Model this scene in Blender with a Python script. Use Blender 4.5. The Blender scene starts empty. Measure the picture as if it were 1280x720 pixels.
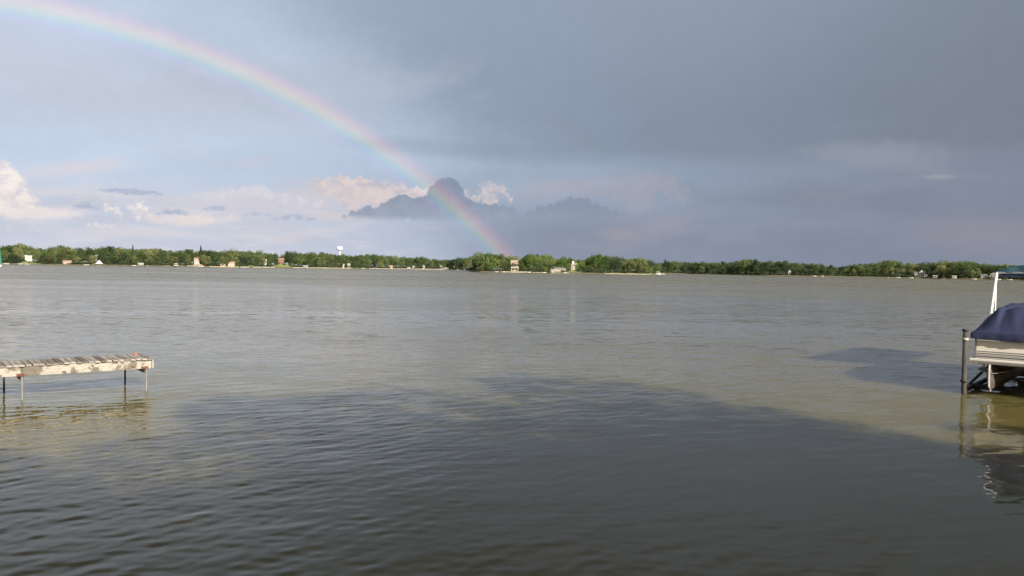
import bpy, bmesh, math, random
import numpy as np
from mathutils import Vector, Matrix
R = math.radians
rnd = random.Random(7)
scene = bpy.context.scene
COL = scene.collection

# ------------------------------------------------------------------ camera
F = 985.0                      # focal length in photo pixels (1280 wide)
CAM = Vector((0, 0, 3.0))
PITCH, ROLL = math.atan(24 / F), R(0.9)
cam_d = bpy.data.cameras.new('camera'); cam = bpy.data.objects.new('camera', cam_d); COL.objects.link(cam)
cam_d.sensor_width = 36; cam_d.lens = 36 * F / 1280
cam_d.clip_start = 0.1; cam_d.clip_end = 30000
CM = Matrix.Rotation(R(90) - PITCH, 3, 'X') @ Matrix.Rotation(ROLL, 3, 'Z')
cam.matrix_world = Matrix.Translation(CAM) @ CM.to_4x4()
scene.camera = cam

def ray(px, py):
    v = CM @ Vector(((px - 640) / F, -(py - 360) / F, -1)); return v.normalized()
def azel(px, py):
    v = ray(px, py); return math.degrees(math.atan2(v.x, v.y)), math.degrees(math.asin(v.z))
def on_plane(px, py, z):
    v = ray(px, py); t = (z - CAM.z) / v.z; return CAM + v * t
def horizon(px):
    return 336 + (px - 640) * math.tan(ROLL)
def at_dist(px, d, z=0.0):
    """ground point at horizontal distance d under photo column px"""
    v = ray(px, horizon(px)); a = math.atan2(v.x, v.y)
    return Vector((math.sin(a) * d, math.cos(a) * d, z))
def z_at(px, py, d):
    v = ray(px, py); return CAM.z + v.z / math.hypot(v.x, v.y) * d

# ------------------------------------------------------------------ light
SUN_EL, SUN_AZ = 26.4, 146.6          # degrees; azimuth clockwise from +Y (the view direction)
sd = Vector((math.sin(R(SUN_AZ)) * math.cos(R(SUN_EL)), math.cos(R(SUN_AZ)) * math.cos(R(SUN_EL)), math.sin(R(SUN_EL))))
sun_d = bpy.data.lights.new('sun', 'SUN'); sun_d.energy = 5.0; sun_d.angle = R(0.53); sun_d.color = (1.0, 0.90, 0.77)
sun = bpy.data.objects.new('sun', sun_d); COL.objects.link(sun)
sun.rotation_euler = sd.to_track_quat('Z', 'Y').to_euler()
EXPO = 0.80
scene.view_settings.view_transform = 'Standard'; scene.view_settings.look = 'None'
scene.view_settings.exposure = EXPO; scene.view_settings.gamma = 1
scene.view_settings.use_curve_mapping = False

def lin(c):
    out = []
    for v in c[:3]:
        v /= 255.0
        out.append(v / 12.92 if v <= 0.04045 else ((v + 0.055) / 1.055) ** 2.4)
    return tuple(out)

# ------------------------------------------------------------------ node helpers
class G:
    """small expression builder over a node tree"""
    def __init__(s, nt): s.nt = nt
    def n(s, t, **kw):
        nd = s.nt.nodes.new(t)
        for k, v in kw.items(): setattr(nd, k, v)
        return nd
    def put(s, sock, v):
        if hasattr(v, 'is_output'): s.nt.links.new(v, sock)
        elif v is not None:
            if hasattr(sock, 'default_value') and not isinstance(v, (int, float)) and len(sock.default_value) == 4 and len(v) == 3: v = (*v, 1)
            sock.default_value = v
    def m(s, op, a, b=None, c=None, clamp=False):
        nd = s.n('ShaderNodeMath', operation=op, use_clamp=clamp)
        s.put(nd.inputs[0], a); s.put(nd.inputs[1], b); s.put(nd.inputs[2], c); return nd.outputs[0]
    def add(s, a, b): return s.m('ADD', a, b)
    def sub(s, a, b): return s.m('SUBTRACT', a, b)
    def mul(s, a, b): return s.m('MULTIPLY', a, b)
    def vm(s, op, a, b=None):
        nd = s.n('ShaderNodeVectorMath', operation=op); s.put(nd.inputs[0], a)
        if b is not None: s.put(nd.inputs[3] if op == 'SCALE' else nd.inputs[1], b)
        return nd.outputs['Value'] if op in ('DOT_PRODUCT', 'LENGTH', 'DISTANCE') else nd.outputs[0]
    def ss(s, x, lo, hi, a=0.0, b=1.0):      # smoothstep range map
        nd = s.n('ShaderNodeMapRange', interpolation_type='SMOOTHSTEP')
        s.put(nd.inputs[0], x)
        for i, v in enumerate((lo, hi, a, b)): s.put(nd.inputs[i + 1], v)
        return nd.outputs[0]
    def mix(s, f, a, b, mode='MIX'):
        nd = s.n('ShaderNodeMix', data_type='RGBA', blend_type=mode)
        s.put(nd.inputs[0], f); s.put(nd.inputs[6], a); s.put(nd.inputs[7], b); return nd.outputs[2]
    def noise(s, vec, scale, detail=3, rough=0.5, dist=0.0, out=0, dim='3D'):
        nd = s.n('ShaderNodeTexNoise', noise_dimensions=dim); s.put(nd.inputs['Vector'], vec)
        nd.inputs['Scale'].default_value = scale; nd.inputs['Detail'].default_value = detail
        nd.inputs['Roughness'].default_value = rough; nd.inputs['Distortion'].default_value = dist
        return nd.outputs[out]
    def voro(s, vec, scale, feature='F1'):
        nd = s.n('ShaderNodeTexVoronoi', feature=feature, voronoi_dimensions='2D'); s.put(nd.inputs['Vector'], vec)
        nd.inputs['Scale'].default_value = scale; return nd.outputs['Distance']
    def ramp(s, x, stops, interp='LINEAR'):
        nd = s.n('ShaderNodeValToRGB'); cr = nd.color_ramp; cr.interpolation = interp
        while len(cr.elements) > 1: cr.elements.remove(cr.elements[0])
        for i, (p, c) in enumerate(stops):
            e = cr.elements[0] if i == 0 else cr.elements.new(p)
            e.position = p; c = (c, c, c) if isinstance(c, (int, float)) else c; e.color = (*c[:3], 1)
        s.put(nd.inputs[0], x); return nd.outputs[0]
    def xyz(s, x, y, z):
        nd = s.n('ShaderNodeCombineXYZ')
        for i, v in enumerate((x, y, z)): s.put(nd.inputs[i], v)
        return nd.outputs[0]
    def sep(s, v):
        nd = s.n('ShaderNodeSeparateXYZ'); s.put(nd.inputs[0], v); return nd.outputs
    def mapping(s, v, scale=(1, 1, 1), rot=(0, 0, 0), loc=(0, 0, 0)):
        nd = s.n('ShaderNodeMapping'); s.put(nd.inputs[0], v)
        nd.inputs['Scale'].default_value = scale; nd.inputs['Rotation'].default_value = rot; nd.inputs['Location'].default_value = loc
        return nd.outputs[0]

# ------------------------------------------------------------------ world: Nishita sky behind storm clouds, with a rainbow
WS = 0.1
world = bpy.data.worlds.new('World'); scene.world = world; world.use_nodes = True
world.cycles.sampling_method = 'MANUAL'; world.cycles.sample_map_resolution = 256
nt = world.node_tree; nt.nodes.clear(); g = G(nt)
out = g.n('ShaderNodeOutputWorld'); bg = g.n('ShaderNodeBackground'); bg.inputs[1].default_value = WS
nt.links.new(bg.outputs[0], out.inputs[0])
sky = g.n('ShaderNodeTexSky', sky_type='NISHITA', sun_disc=False, sun_elevation=R(SUN_EL), sun_rotation=R(SUN_AZ),
          air_density=1.0, dust_density=2.0, ozone_density=1.0)
D = g.n('ShaderNodeTexCoord').outputs['Generated']
dx, dy, dz = g.sep(D)
AZ = g.mul(g.m('ARCTAN2', dx, dy), 57.29578)
EL = g.mul(g.m('ARCSINE', dz), 57.29578)
def C(r, gg, b):
    l = lin((r, gg, b)); return tuple(v / (2 ** EXPO) / WS for v in l)
P2 = g.xyz(AZ, EL, 0.0)                                    # cloud-deck coordinates in degrees
wide = g.xyz(AZ, g.mul(EL, 3.0), 0.0)
nW = g.noise(wide, 0.05, 4, 0.55, dim='2D')                          # big soft cloud structure
nM = g.noise(wide, 0.16, 6, 0.58, dim='2D')
nF = g.noise(P2, 0.9, 6, 0.6, dim='2D')                              # fine edge
nB = g.voro(g.vm('ADD', P2, g.vm('SCALE', g.noise(P2, 1.6, 3, 0.5, out=1, dim='2D'), 0.6)), 1.7)   # billows
nB2 = g.voro(g.vm('ADD', P2, g.vm('SCALE', g.noise(P2, 3, 3, 0.5, out=1, dim='2D'), 0.3)), 3.4)
warp = g.sub(nF, 0.5)

col = g.mix(0.93, sky.outputs[0], C(176, 191, 212))
# lighter blue gap on the left and above the horizon
def blob(px, py, rx, ry, soft=0.5, ang=0.0, warpk=0.8, wsrc=None):
    """soft elliptical mask; centre and radii given in photo pixels, stored as sky angles"""
    a, e = azel(px, py)
    v = g.vm('SUBTRACT', P2, (a, e, 0))
    v = g.mapping(v, scale=(1, 1, 1), rot=(0, 0, R(ang)))
    k = 57.29578 / F
    v = g.vm('MULTIPLY', v, (1 / (rx * k), 1 / (ry * k), 0))
    l = g.vm('LENGTH', v)
    l = g.add(l, g.mul(wsrc if wsrc is not None else warp, warpk))
    return g.ss(l, 1 + soft, 1 - soft)
def paint(mask, color, op=1.0):
    global col
    col = g.mix(g.mul(mask, op) if op != 1.0 else mask, col, color)
nMc = g.sub(nM, 0.5); nWc = g.sub(nW, 0.5)
# overall: right part stormy, left pale
azr = g.add(AZ, g.mul(nWc, 22))
base = g.ramp(g.m('DIVIDE', g.add(azr, 60), 120, clamp=True), [(0.0, C(200, 210, 226)), (0.24, C(197, 209, 228)), (0.34, C(190, 202, 221)), (0.45, C(170, 183, 203)),
     (0.54, C(150, 162, 181)), (0.64, C(138, 149, 168)), (0.78, C(130, 139, 156)), (1.0, C(126, 136, 152))])
col = g.mix(0.90, col, base)
# dark rain-cloud mass over the upper right, its edge runs down along the bow
vE = g.vm('SUBTRACT', P2, (*azel(430, 95), 0))
s_line = g.vm('DOT_PRODUCT', vE, (0.50, 0.866, 0))
s_line = g.add(s_line, g.mul(nMc, 5.0))
mass = g.mul(g.ss(s_line, -1.5, 5.5), g.ss(g.add(EL, g.mul(nMc, 1.4)), azel(600, 206)[1] - 0.6, azel(600, 196)[1] + 0.8))
massc = g.ramp(g.m('DIVIDE', g.add(AZ, 40), 80, clamp=True), [(0.0, C(176, 190, 208)), (0.25, C(165, 179, 198)), (0.45, C(141, 154, 174)), (0.62, C(132, 144, 162)), (0.85, C(125, 136, 151)), (1, C(120, 131, 145))])
paint(mass, massc, 0.88)
paint(g.mul(g.ss(g.add(EL, g.mul(nMc, 6)), 18, 27), 1.0), C(104, 106, 107), 0.92)     # unseen storm deck overhead, darkened and greyed to dim the water's reflection
paint(g.mul(g.ss(g.add(dy, g.mul(nWc, 0.3)), -0.15, -0.65), g.ss(EL, 65, 45)), C(206, 196, 178), 0.85)     # unseen warm sky added behind the viewer as fill for shaded water
# brighter veil high up in the middle of the frame
paint(blob(760, -40, 420, 110, 0.9, 0, 0.8, nMc), C(163, 175, 193), 0.40)
paint(blob(1290, 150, 190, 190, 0.9, 0, 0.8, nMc), C(122, 130, 143), 0.45)
# grey cloud shelf inside the bow
paint(blob(255, 128, 230, 40, 0.55, -8, 1.2, nMc), C(184, 193, 207), 0.60)
paint(blob(60, 95, 150, 32, 0.7, 10, 1.2, nMc), C(196, 202, 216), 0.55)
paint(blob(395, 185, 120, 22, 0.8, -4, 1.2, nMc), C(180, 193, 211), 0.5)
# blue gap
paint(blob(110, 190, 240, 38, 0.8, -3, 1.0, nMc), C(198, 213, 234), 0.65)
paint(blob(420, 205, 160, 18, 0.8, -3, 1.0, nMc), C(180, 198, 221), 0.55)
# lavender-cream layer near the left horizon
hz = g.mul(g.ss(g.add(EL, g.mul(nMc, 2.2)), azel(300, 222)[1], azel(300, 256)[1]), g.ss(AZ, azel(640, 250)[0], azel(260, 250)[0]))
paint(hz, C(203, 206, 219), 0.75)
streak = g.noise(g.xyz(AZ, g.mul(EL, 6.0), 0.0), 0.20, 5, 0.6, dim='2D')
paint(g.mul(hz, g.ss(streak, 0.48, 0.68)), C(222, 216, 219), 0.5)
paint(g.mul(hz, g.ss(streak, 0.50, 0.34)), C(188, 196, 213), 0.35)
# general low band on the right
hzr = g.mul(g.ss(EL, azel(900, 240)[1], azel(900, 300)[1]), g.ss(AZ, azel(520, 250)[0], azel(700, 250)[0]))
paint(hzr, C(130, 138, 156), 0.65)
paint(g.mul(g.mul(hzr, g.ss(nM, 0.50, 0.70)), g.ss(AZ, azel(1240, 250)[0], azel(800, 250)[0])), C(150, 151, 165), 0.4)

def profile(pts, bottom, seed=0, soft=0.10, amp=0.75, bsoft=0.35, bil=True, binv=False):
    """cumulus mask: top outline as function of azimuth, billowed, flat soft base"""
    P = [azel(*p) for p in pts]
    a0, a1 = P[0][0], P[-1][0]; e0 = min(e for _, e in P) - .5; e1 = max(e for _, e in P) + .5
    t = g.m('DIVIDE', g.sub(AZ, a0), a1 - a0, clamp=True)
    h = g.ramp(t, [((a - a0) / (a1 - a0), (e - e0) / (e1 - e0)) for a, e in P])
    h = g.add(g.mul(h, e1 - e0), e0)
    b = g.add(g.mul(g.sub(0.36, nB), amp), g.mul(g.sub(0.3, nB2), amp * 0.45))
    h = g.add(h, b)
    be = azel(*bottom)[1]
    up = g.ss(g.sub(h, EL), 0.0, soft)
    dn = g.ss(g.add(EL, g.mul(nMc, 0.7)), be - bsoft, be + bsoft)
    inx = g.mul(g.ss(AZ, a0 - 0.15, a0 + 0.25), g.ss(AZ, a1 + 0.15, a1 - 0.25))
    return g.mul(g.mul(up, dn), inx)
def union(circles, base=None, soft=0.10, amp=0.16, bsoft=0.25, topsoft=None, flat=1.0):
    """cumulus built as a union of round billows (photo px, radius px) over a flat soft base; edges crinkled by noise"""
    k = 57.29578 / F; acc = None
    PW = g.vm('ADD', P2, g.vm('SCALE', g.vm('SUBTRACT', edge3, (.5, .5, .5)), amp * 3.2))
    if flat != 1.0: PW = g.vm('MULTIPLY', PW, (1, flat, 1))
    for (cx, cy, r) in circles:
        a, e = azel(cx, cy)
        d_ = g.m('SUBTRACT', r * k, g.vm('DISTANCE', PW, (a, e * flat, 0)))
        acc = d_ if acc is None else g.m('SMOOTH_MAX', acc, d_, 0.22)
    acc = g.add(acc, g.mul(g.sub(0.40, nB2), amp * 0.5))
    m_ = g.ss(acc, 0.0, soft)
    if base is not None:
        be = azel(*base)[1]
        m_ = g.mul(m_, g.ss(g.add(EL, g.mul(nMc, 0.6)), be - bsoft, be + bsoft))
    return m_
edge3 = g.noise(P2, 1.5, 6, 0.62, out=1, dim='2D')
lump = g.noise(g.vm('MULTIPLY', P2, (1, 1.3, 1)), 1.1, 6, 0.62, dim='2D')
# light shading inside bright clouds: billows
bright = g.mix(g.ss(lump, 0.60, 0.36), C(250, 239, 231), C(218, 212, 218))
peach = g.mix(g.ss(lump, 0.62, 0.34), C(226, 209, 205), C(190, 189, 201))
# thin streaks left
paint(blob(95, 210, 52, 7, 0.8, -10, 1.6), C(214, 212, 220), 0.8)
paint(blob(305, 203, 40, 6, 0.9, -8, 1.6), C(196, 200, 214), 0.6)
paint(blob(225, 190, 25, 8, 0.9, 0, 1.6), C(200, 208, 222), 0.6)
paint(blob(330, 252, 110, 12, 0.8, -3, 1.6), C(212, 206, 214), 0.6)
# bright cumulus at the left edge
paint(union([(-150, 250, 40), (-90, 240, 50), (-40, 235, 42), (-12, 232, 30), (6, 232, 22), (18, 244, 17), (30, 254, 15), (10, 255, 22), (40, 263, 11), (-4, 218, 14), (56, 267, 8), (72, 270, 6)], (30, 270), soft=0.35, bsoft=0.5, amp=.28), bright, 0.9)
paint(blob(60, 267, 34, 6, 0.6, -4, 1.6), C(236, 226, 224), 0.75)
paint(union([(133, 259, 6), (141, 261, 6), (148, 267, 6), (152, 273, 5), (166, 261, 7), (174, 258, 7), (181, 264, 7), (189, 268, 6), (170, 270, 8), (197, 271, 4)], (160, 277), soft=0.35, bsoft=0.45, amp=0.32), bright, 0.85)
paint(union([(112, 284, 6), (121, 281, 6), (130, 284, 6), (140, 283, 6), (149, 287, 4)], (125, 288), soft=0.3, bsoft=0.4, amp=0.25), bright, 0.5)
paint(blob(240, 274, 44, 6, 0.5, -2, 1.6), C(233, 221, 218), 0.75)
paint(blob(158, 291, 42, 5, 0.8, 0, 1.6), C(214, 210, 219), 0.6)
paint(blob(330, 286, 40, 5, 0.8, 0, 1.6), C(208, 204, 214), 0.5)
paint(blob(365, 298, 18, 3.5, 0.7, 0, 1.6), C(214, 206, 210), 0.6)
for circ, by_, cc, o_ in (([(262, 246, 8), (275, 242, 10), (290, 241, 11), (306, 240, 12), (322, 238, 13), (338, 244, 11), (356, 248, 11), (376, 250, 10), (396, 254, 9)], 258, C(219, 214, 221), .75),
    ([(50, 244, 8), (66, 241, 9), (84, 242, 9), (104, 246, 9), (128, 248, 8)], 256, C(216, 213, 221), .6), ([(66, 268, 6), (78, 266, 7), (92, 268, 6)], 273, C(238, 229, 226), .7),
    ([(196, 274, 5), (212, 273, 6), (230, 272, 7), (250, 273, 7), (266, 275, 6), (276, 277, 4)], 281, C(236, 225, 221), .8), ([(140, 293, 6), (156, 292, 6), (172, 293, 5)], 296, C(216, 212, 220), .6),
    ([(14, 288, 8), (40, 286, 7), (66, 288, 7)], 293, C(214, 212, 222), .6), ([(298, 286, 4), (308, 285, 5), (318, 287, 4)], 289, C(222, 214, 219), .6), ([(330, 285, 4), (340, 285, 4)], 288, C(220, 212, 217), .6)):
    paint(union(circ, (circ[1][0], by_), soft=0.45, bsoft=0.45, amp=0.40, flat=1.5), cc, o_)
paint(union([(0, 250, 20), (24, 258, 16), (48, 262, 12), (70, 266, 9), (90, 269, 7), (-30, 245, 26)], (40, 274), soft=0.6, bsoft=0.6, amp=0.35, flat=1.2), C(233, 225, 224), 0.45)
# peach clouds in the middle
paint(union([(398, 230, 13), (412, 233, 16), (430, 234, 18), (448, 238, 20), (466, 242, 20), (484, 243, 18), (502, 243, 16), (520, 244, 15), (538, 245, 14), (556, 252, 12), (500, 256, 16), (440, 252, 16)], (470, 264), soft=0.45, bsoft=0.9, amp=0.35), peach, 0.92)
paint(union([(446, 240, 9), (460, 243, 11), (474, 246, 11), (488, 246, 9), (512, 240, 9), (526, 240, 9), (538, 242, 8)], (470, 262), soft=0.5, bsoft=0.6, amp=0.35), C(232, 215, 210), 0.6)
paint(blob(455, 246, 75, 12, 0.7, 6, 1.4), C(214, 203, 205), 0.6)
paint(blob(420, 270, 32, 5, 0.6, -2, 1.4), C(212, 202, 205), 0.7)
paint(union([(582, 243, 8), (594, 246, 9), (606, 238, 10), (617, 235, 10), (628, 238, 9), (636, 245, 8), (612, 250, 12)], (600, 262), soft=0.3, bsoft=0.6, amp=0.4), g.mix(0.25, peach, C(170, 172, 186)), 0.85)
paint(union([(660, 248, 12), (680, 244, 13), (700, 242, 12), (722, 244, 12), (748, 242, 14), (772, 238, 18), (795, 230, 20), (815, 228, 19), (836, 232, 18), (850, 245, 16), (800, 250, 24)], (760, 262), soft=0.7, bsoft=1.0, amp=0.5), C(168, 167, 178), 0.55)
paint(blob(705, 233, 55, 8, 0.7, -4, 1.6), C(176, 174, 184), 0.5)
paint(blob(815, 290, 45, 12, 0.8, -20, 1.6), C(160, 158, 170), 0.5)
paint(blob(770, 293, 22, 6, 0.8, 0, 1.6), C(166, 162, 172), 0.5)
# faint lighter patches on the right
paint(blob(1095, 193, 62, 13, 0.8, 4, 1.6), C(150, 158, 172), 0.7)
paint(blob(1172, 221, 16, 2.4, 0.9, 3, 2.4), C(166, 168, 178), 0.6)
paint(blob(1120, 205, 60, 6, 0.9, 12, 2.4), C(146, 153, 167), 0.5)
paint(blob(1028, 244, 24, 5, 0.7, 8, 1.6), C(150, 152, 166), 0.7)
paint(blob(1228, 292, 60, 18, 0.8, 0, 1.4), C(152, 148, 160), 0.6)
paint(blob(1130, 250, 150, 14, 0.8, 2, 1.4, nMc), C(127, 136, 152), 0.5)
paint(blob(610, 190, 130, 10, 0.8, 2, 1.4, nMc), C(140, 153, 173), 0.45)
# dark detached cumulus
dark = g.mix(g.ss(EL, azel(540, 275)[1], azel(540, 235)[1]), C(151, 162, 180), C(136, 149, 171))
dark = g.mix(1.0, dark, g.ramp(lump, [(0.35, 0.95), (0.65, 1.05)]), 'MULTIPLY')
paint(union([(430, 272, 5), (440, 268, 6), (450, 268, 7), (461, 265, 9), (472, 266, 8), (482, 261, 9), (492, 259, 11), (503, 254, 13), (514, 258, 11), (525, 256, 11), (537, 253, 11), (545, 243, 12), (553, 236, 14), (563, 234, 13), (570, 240, 11), (574, 250, 11),
    (585, 257, 10), (596, 260, 8), (606, 262, 9), (618, 263, 9), (629, 264, 8), (640, 265, 8), (649, 270, 5), (520, 268, 12), (550, 262, 16), (500, 268, 10), (560, 268, 14), (572, 266, 13), (584, 268, 10), (566, 254, 13), (452, 272, 8), (470, 271, 10), (486, 269, 11), (535, 268, 13), (600, 270, 10), (616, 271, 9), (632, 272, 8)], (540, 274), soft=0.15, bsoft=0.30, amp=0.14), dark, 0.95)
paint(union([(662, 268, 7), (674, 263, 8), (688, 261, 8), (700, 258, 9), (712, 254, 10), (722, 253, 9), (733, 255, 9), (745, 260, 8), (757, 263, 7), (770, 266, 6), (780, 268, 4), (715, 264, 13), (680, 267, 9), (697, 266, 10), (732, 265, 11), (748, 267, 9), (762, 269, 7), (668, 269, 7)], (715, 269), soft=0.24, bsoft=0.7, amp=0.16), C(136, 147, 167), 0.75)
scud = ((([(128, 236, 7), (140, 238, 12), (155, 239, 15), (172, 240, 15), (188, 241, 13), (200, 242, 8)], 244, .85, 3.0)), ([(91, 262, 6), (100, 258, 10), (111, 257, 11), (120, 260, 8)], 264, .8, 2.0), ([(200, 268, 7), (210, 264, 11), (220, 265, 11), (232, 267, 8)], 270, .85, 2.0),
    ([(257, 263, 7), (267, 260, 10), (277, 261, 9), (284, 264, 5)], 266, .75, 2.0), ([(306, 268, 9), (320, 268, 10), (336, 270, 9)], 272, .6, 2.6), ([(345, 274, 9), (358, 272, 11), (372, 272, 11), (388, 274, 9), (398, 275, 5)], 277, .8, 2.4), ([(505, 275, 6), (514, 275, 8), (524, 276, 6)], 280, .6, 2.0))
for circ, by_, o, fl in scud:
    mm = union([(x_, y_, r_ * 0.8) for x_, y_, r_ in circ], (circ[1][0], by_), soft=0.30, bsoft=0.22, amp=0.22, flat=fl)
    paint(mm, C(172, 183, 205), o)
# fine grain of the cloud deck so nothing is perfectly flat
col = g.mix(1.0, col, g.ramp(g.add(g.mul(nM, 0.6), g.mul(nF, 0.4)), [(0.25, 0.955), (0.75, 1.045)]), 'MULTIPLY')

# rainbow: a cone of 41.5 degrees about the antisolar point
th = g.mul(g.m('ARCCOSINE', g.vm('DOT_PRODUCT', D, tuple(-sd))), 57.29578)
inside = g.ss(th, 43.0, 39.0)
alongx = g.ss(AZ, azel(690, 320)[0], azel(420, 150)[0], 0.0, 1.0)
col = g.mix(g.mul(inside, 0.03), col, C(255, 255, 255))
k = 0.155 / (2 ** EXPO) / WS
bow = g.ramp(g.m('DIVIDE', g.sub(th, 40.3), 2.6, clamp=True), [(0.0, (0, 0, 0)), (0.12, (.16, .02, .18)), (0.21, (.20, .06, .42)), (0.30, (.00, .26, .44)), (0.38, (.12, .48, .24)), (0.47, (.58, .64, .02)), (0.56, (1.0, .52, -.06)),
      (0.66, (1.05, .28, .02)), (0.76, (.72, .08, .08)), (0.88, (.22, .02, .06)), (1.0, (0, 0, 0))], 'EASE')
stren = g.ramp(g.m('DIVIDE', g.add(AZ, 60), 90, clamp=True), [(0.2, 1.0), (0.33, 1.0), (0.5, 0.95), (0.6, 0.80), (0.67, 0.72), (1, 0.6)])
bow = g.vm('SCALE', g.vm('MULTIPLY', bow, (k, k, k)), g.mul(stren, g.ss(EL, -1.0, 0.5)))
col = g.mix(1.0, col, bow, 'ADD')
bow2 = g.ramp(g.m('DIVIDE', g.sub(th, 49.5), 5.0, clamp=True), [(0.0, (0, 0, 0)), (0.25, (.5, .2, .18)), (0.45, (.35, .4, .2)), (0.65, (.15, .3, .5)), (0.8, (.25, .12, .4)), (1.0, (0, 0, 0))], 'B_SPLINE')
col = g.mix(1.0, col, g.vm('SCALE', bow2, 0.012 / (2 ** EXPO) / WS), 'ADD')
g.put(bg.inputs[0], col)

# ------------------------------------------------------------------ object helpers
def link(o, parent=None):
    COL.objects.link(o)
    if parent: o.parent = parent
    return o
def tag(o, label=None, cat=None, group=None, kind=None):
    for k_, v in (('label', label), ('category', cat), ('group', group), ('kind', kind)):
        if v: o[k_] = v
    return o
def empty(name, loc, label, cat, group=None, rz=0.0):
    o = bpy.data.objects.new(name, None); o.empty_display_size = 0.2; o.location = loc; o.rotation_euler = (0, 0, rz)
    return tag(link(o), label, cat, group)
class MB:
    def __init__(s): s.v = []; s.f = []
    def box(s, c, d, rot=None):
        b = len(s.v); c = Vector(c)
        for sx in (-.5, .5):
            for sy in (-.5, .5):
                for sz in (-.5, .5):
                    p = Vector((sx * d[0], sy * d[1], sz * d[2]))
                    if rot: p = rot @ p
                    s.v.append(tuple(c + p))
        s.f += [tuple(b + i for i in q) for q in ((0, 1, 3, 2), (4, 6, 7, 5), (0, 4, 5, 1), (2, 3, 7, 6), (0, 2, 6, 4), (1, 5, 7, 3))]
        return s
    def tube(s, a, b, r, r2=None, n=10, cap=True):
        a = Vector(a); b = Vector(b); r2 = r if r2 is None else r2
        z = (b - a).normalized(); x = z.orthogonal().normalized(); y = z.cross(x); k0 = len(s.v)
        for p, q in ((a, r), (b, r2)):
            for i in range(n):
                t = 2 * math.pi * i / n; s.v.append(tuple(p + (x * math.cos(t) + y * math.sin(t)) * q))
        for i in range(n): j = (i + 1) % n; s.f.append((k0 + i, k0 + j, k0 + n + j, k0 + n + i))
        if cap: s.f.append(tuple(k0 + i for i in reversed(range(n)))); s.f.append(tuple(k0 + n + i for i in range(n)))
        return s
    def loft(s, rings, cap=True):
        n = len(rings[0]); k0 = len(s.v)
        for r_ in rings: s.v += [tuple(p) for p in r_]
        for a in range(len(rings) - 1):
            for i in range(n):
                j = (i + 1) % n; s.f.append((k0 + a * n + i, k0 + a * n + j, k0 + (a + 1) * n + j, k0 + (a + 1) * n + i))
        if cap: s.f.append(tuple(k0 + i for i in reversed(range(n)))); s.f.append(tuple(k0 + (len(rings) - 1) * n + i for i in range(n)))
        return s
    def poly(s, pts, f): k0 = len(s.v); s.v += [tuple(p) for p in pts]; s.f += [tuple(k0 + i for i in q) for q in f]; return s
    def mesh(s, name, mat, smooth=False):
        me = bpy.data.meshes.new(name); me.from_pydata(s.v, [], s.f); me.materials.append(mat)
        bm = bmesh.new(); bm.from_mesh(me); bmesh.ops.recalc_face_normals(bm, faces=bm.faces); bm.to_mesh(me); bm.free()
        if smooth: me.shade_smooth() if hasattr(me, 'shade_smooth') else me.polygons.foreach_set('use_smooth', [True] * len(me.polygons))
        return me
    def build(s, name, mat, parent=None, smooth=False, bevel=0.0):
        o = bpy.data.objects.new(name, s.mesh(name, mat, smooth)); link(o, parent)
        if bevel:
            m = o.modifiers.new('bevel', 'BEVEL'); m.width = bevel; m.segments = 2; m.limit_method = 'ANGLE'
        return o
def quick_mesh(name, V, Fq, mat, smooth=False):
    me = bpy.data.meshes.new(name); V = np.asarray(V, np.float32); Fq = np.asarray(Fq, np.int32); n = Fq.shape[1]
    me.vertices.add(len(V)); me.vertices.foreach_set('co', V.ravel())
    me.loops.add(Fq.size); me.loops.foreach_set('vertex_index', Fq.ravel())
    me.polygons.add(len(Fq)); me.polygons.foreach_set('loop_start', np.arange(0, Fq.size, n, dtype=np.int32))
    me.polygons.foreach_set('loop_total', np.full(len(Fq), n, np.int32))
    if smooth: me.polygons.foreach_set('use_smooth', np.ones(len(Fq), bool))
    me.materials.append(mat); me.update(calc_edges=True); return me

# ------------------------------------------------------------------ materials
def mat(name, color, rough=0.7, metal=0.0, var=0.15, scale=3.0, bump=0.0, bscale=20.0, coord='Object', stretch=(1, 1, 1), spec=0.4):
    m = bpy.data.materials.new(name); m.use_nodes = True; g = G(m.node_tree)
    b = m.node_tree.nodes['Principled BSDF']; tc = g.n('ShaderNodeTexCoord').outputs[coord]
    v = g.mapping(tc, scale=stretch)
    n = g.noise(v, scale, 5, 0.6)
    c = g.mix(1.0, color, g.ramp(n, [(0.3, 1 - var), (0.7, 1 + var)]), 'MULTIPLY')
    g.put(b.inputs['Base Color'], c); b.inputs['Roughness'].default_value = rough; b.inputs['Metallic'].default_value = metal
    b.inputs['Specular IOR Level'].default_value = spec
    if bump:
        bp = g.n('ShaderNodeBump'); bp.inputs['Strength'].default_value = bump; bp.inputs['Distance'].default_value = 0.02
        g.put(bp.inputs['Height'], g.noise(v, bscale, 4, 0.6)); g.put(b.inputs['Normal'], bp.outputs[0])
    return m
def foliage(name, c0, c1, trans=0.32):
    m = bpy.data.materials.new(name); m.use_nodes = True; nt = m.node_tree; g = G(nt); nt.nodes.clear()
    o = g.n('ShaderNodeOutputMaterial'); tc = g.n('ShaderNodeTexCoord').outputs['Object']
    oi = g.n('ShaderNodeObjectInfo').outputs['Random']
    n = g.noise(tc, 9.0, 3, 0.6)
    f = g.m('ADD', g.mul(n, 0.7), g.mul(g.sub(oi, 0.40), 1.1), clamp=True)
    c = g.mix(f, c0, c1)
    d = g.n('ShaderNodeBsdfDiffuse'); g.put(d.inputs[0], c)
    t = g.n('ShaderNodeBsdfTranslucent'); g.put(t.inputs[0], c)
    mx = g.n('ShaderNodeMixShader'); mx.inputs[0].default_value = trans
    nt.links.new(d.outputs[0], mx.inputs[1]); nt.links.new(t.outputs[0], mx.inputs[2]); nt.links.new(mx.outputs[0], o.inputs[0])
    return m
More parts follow.
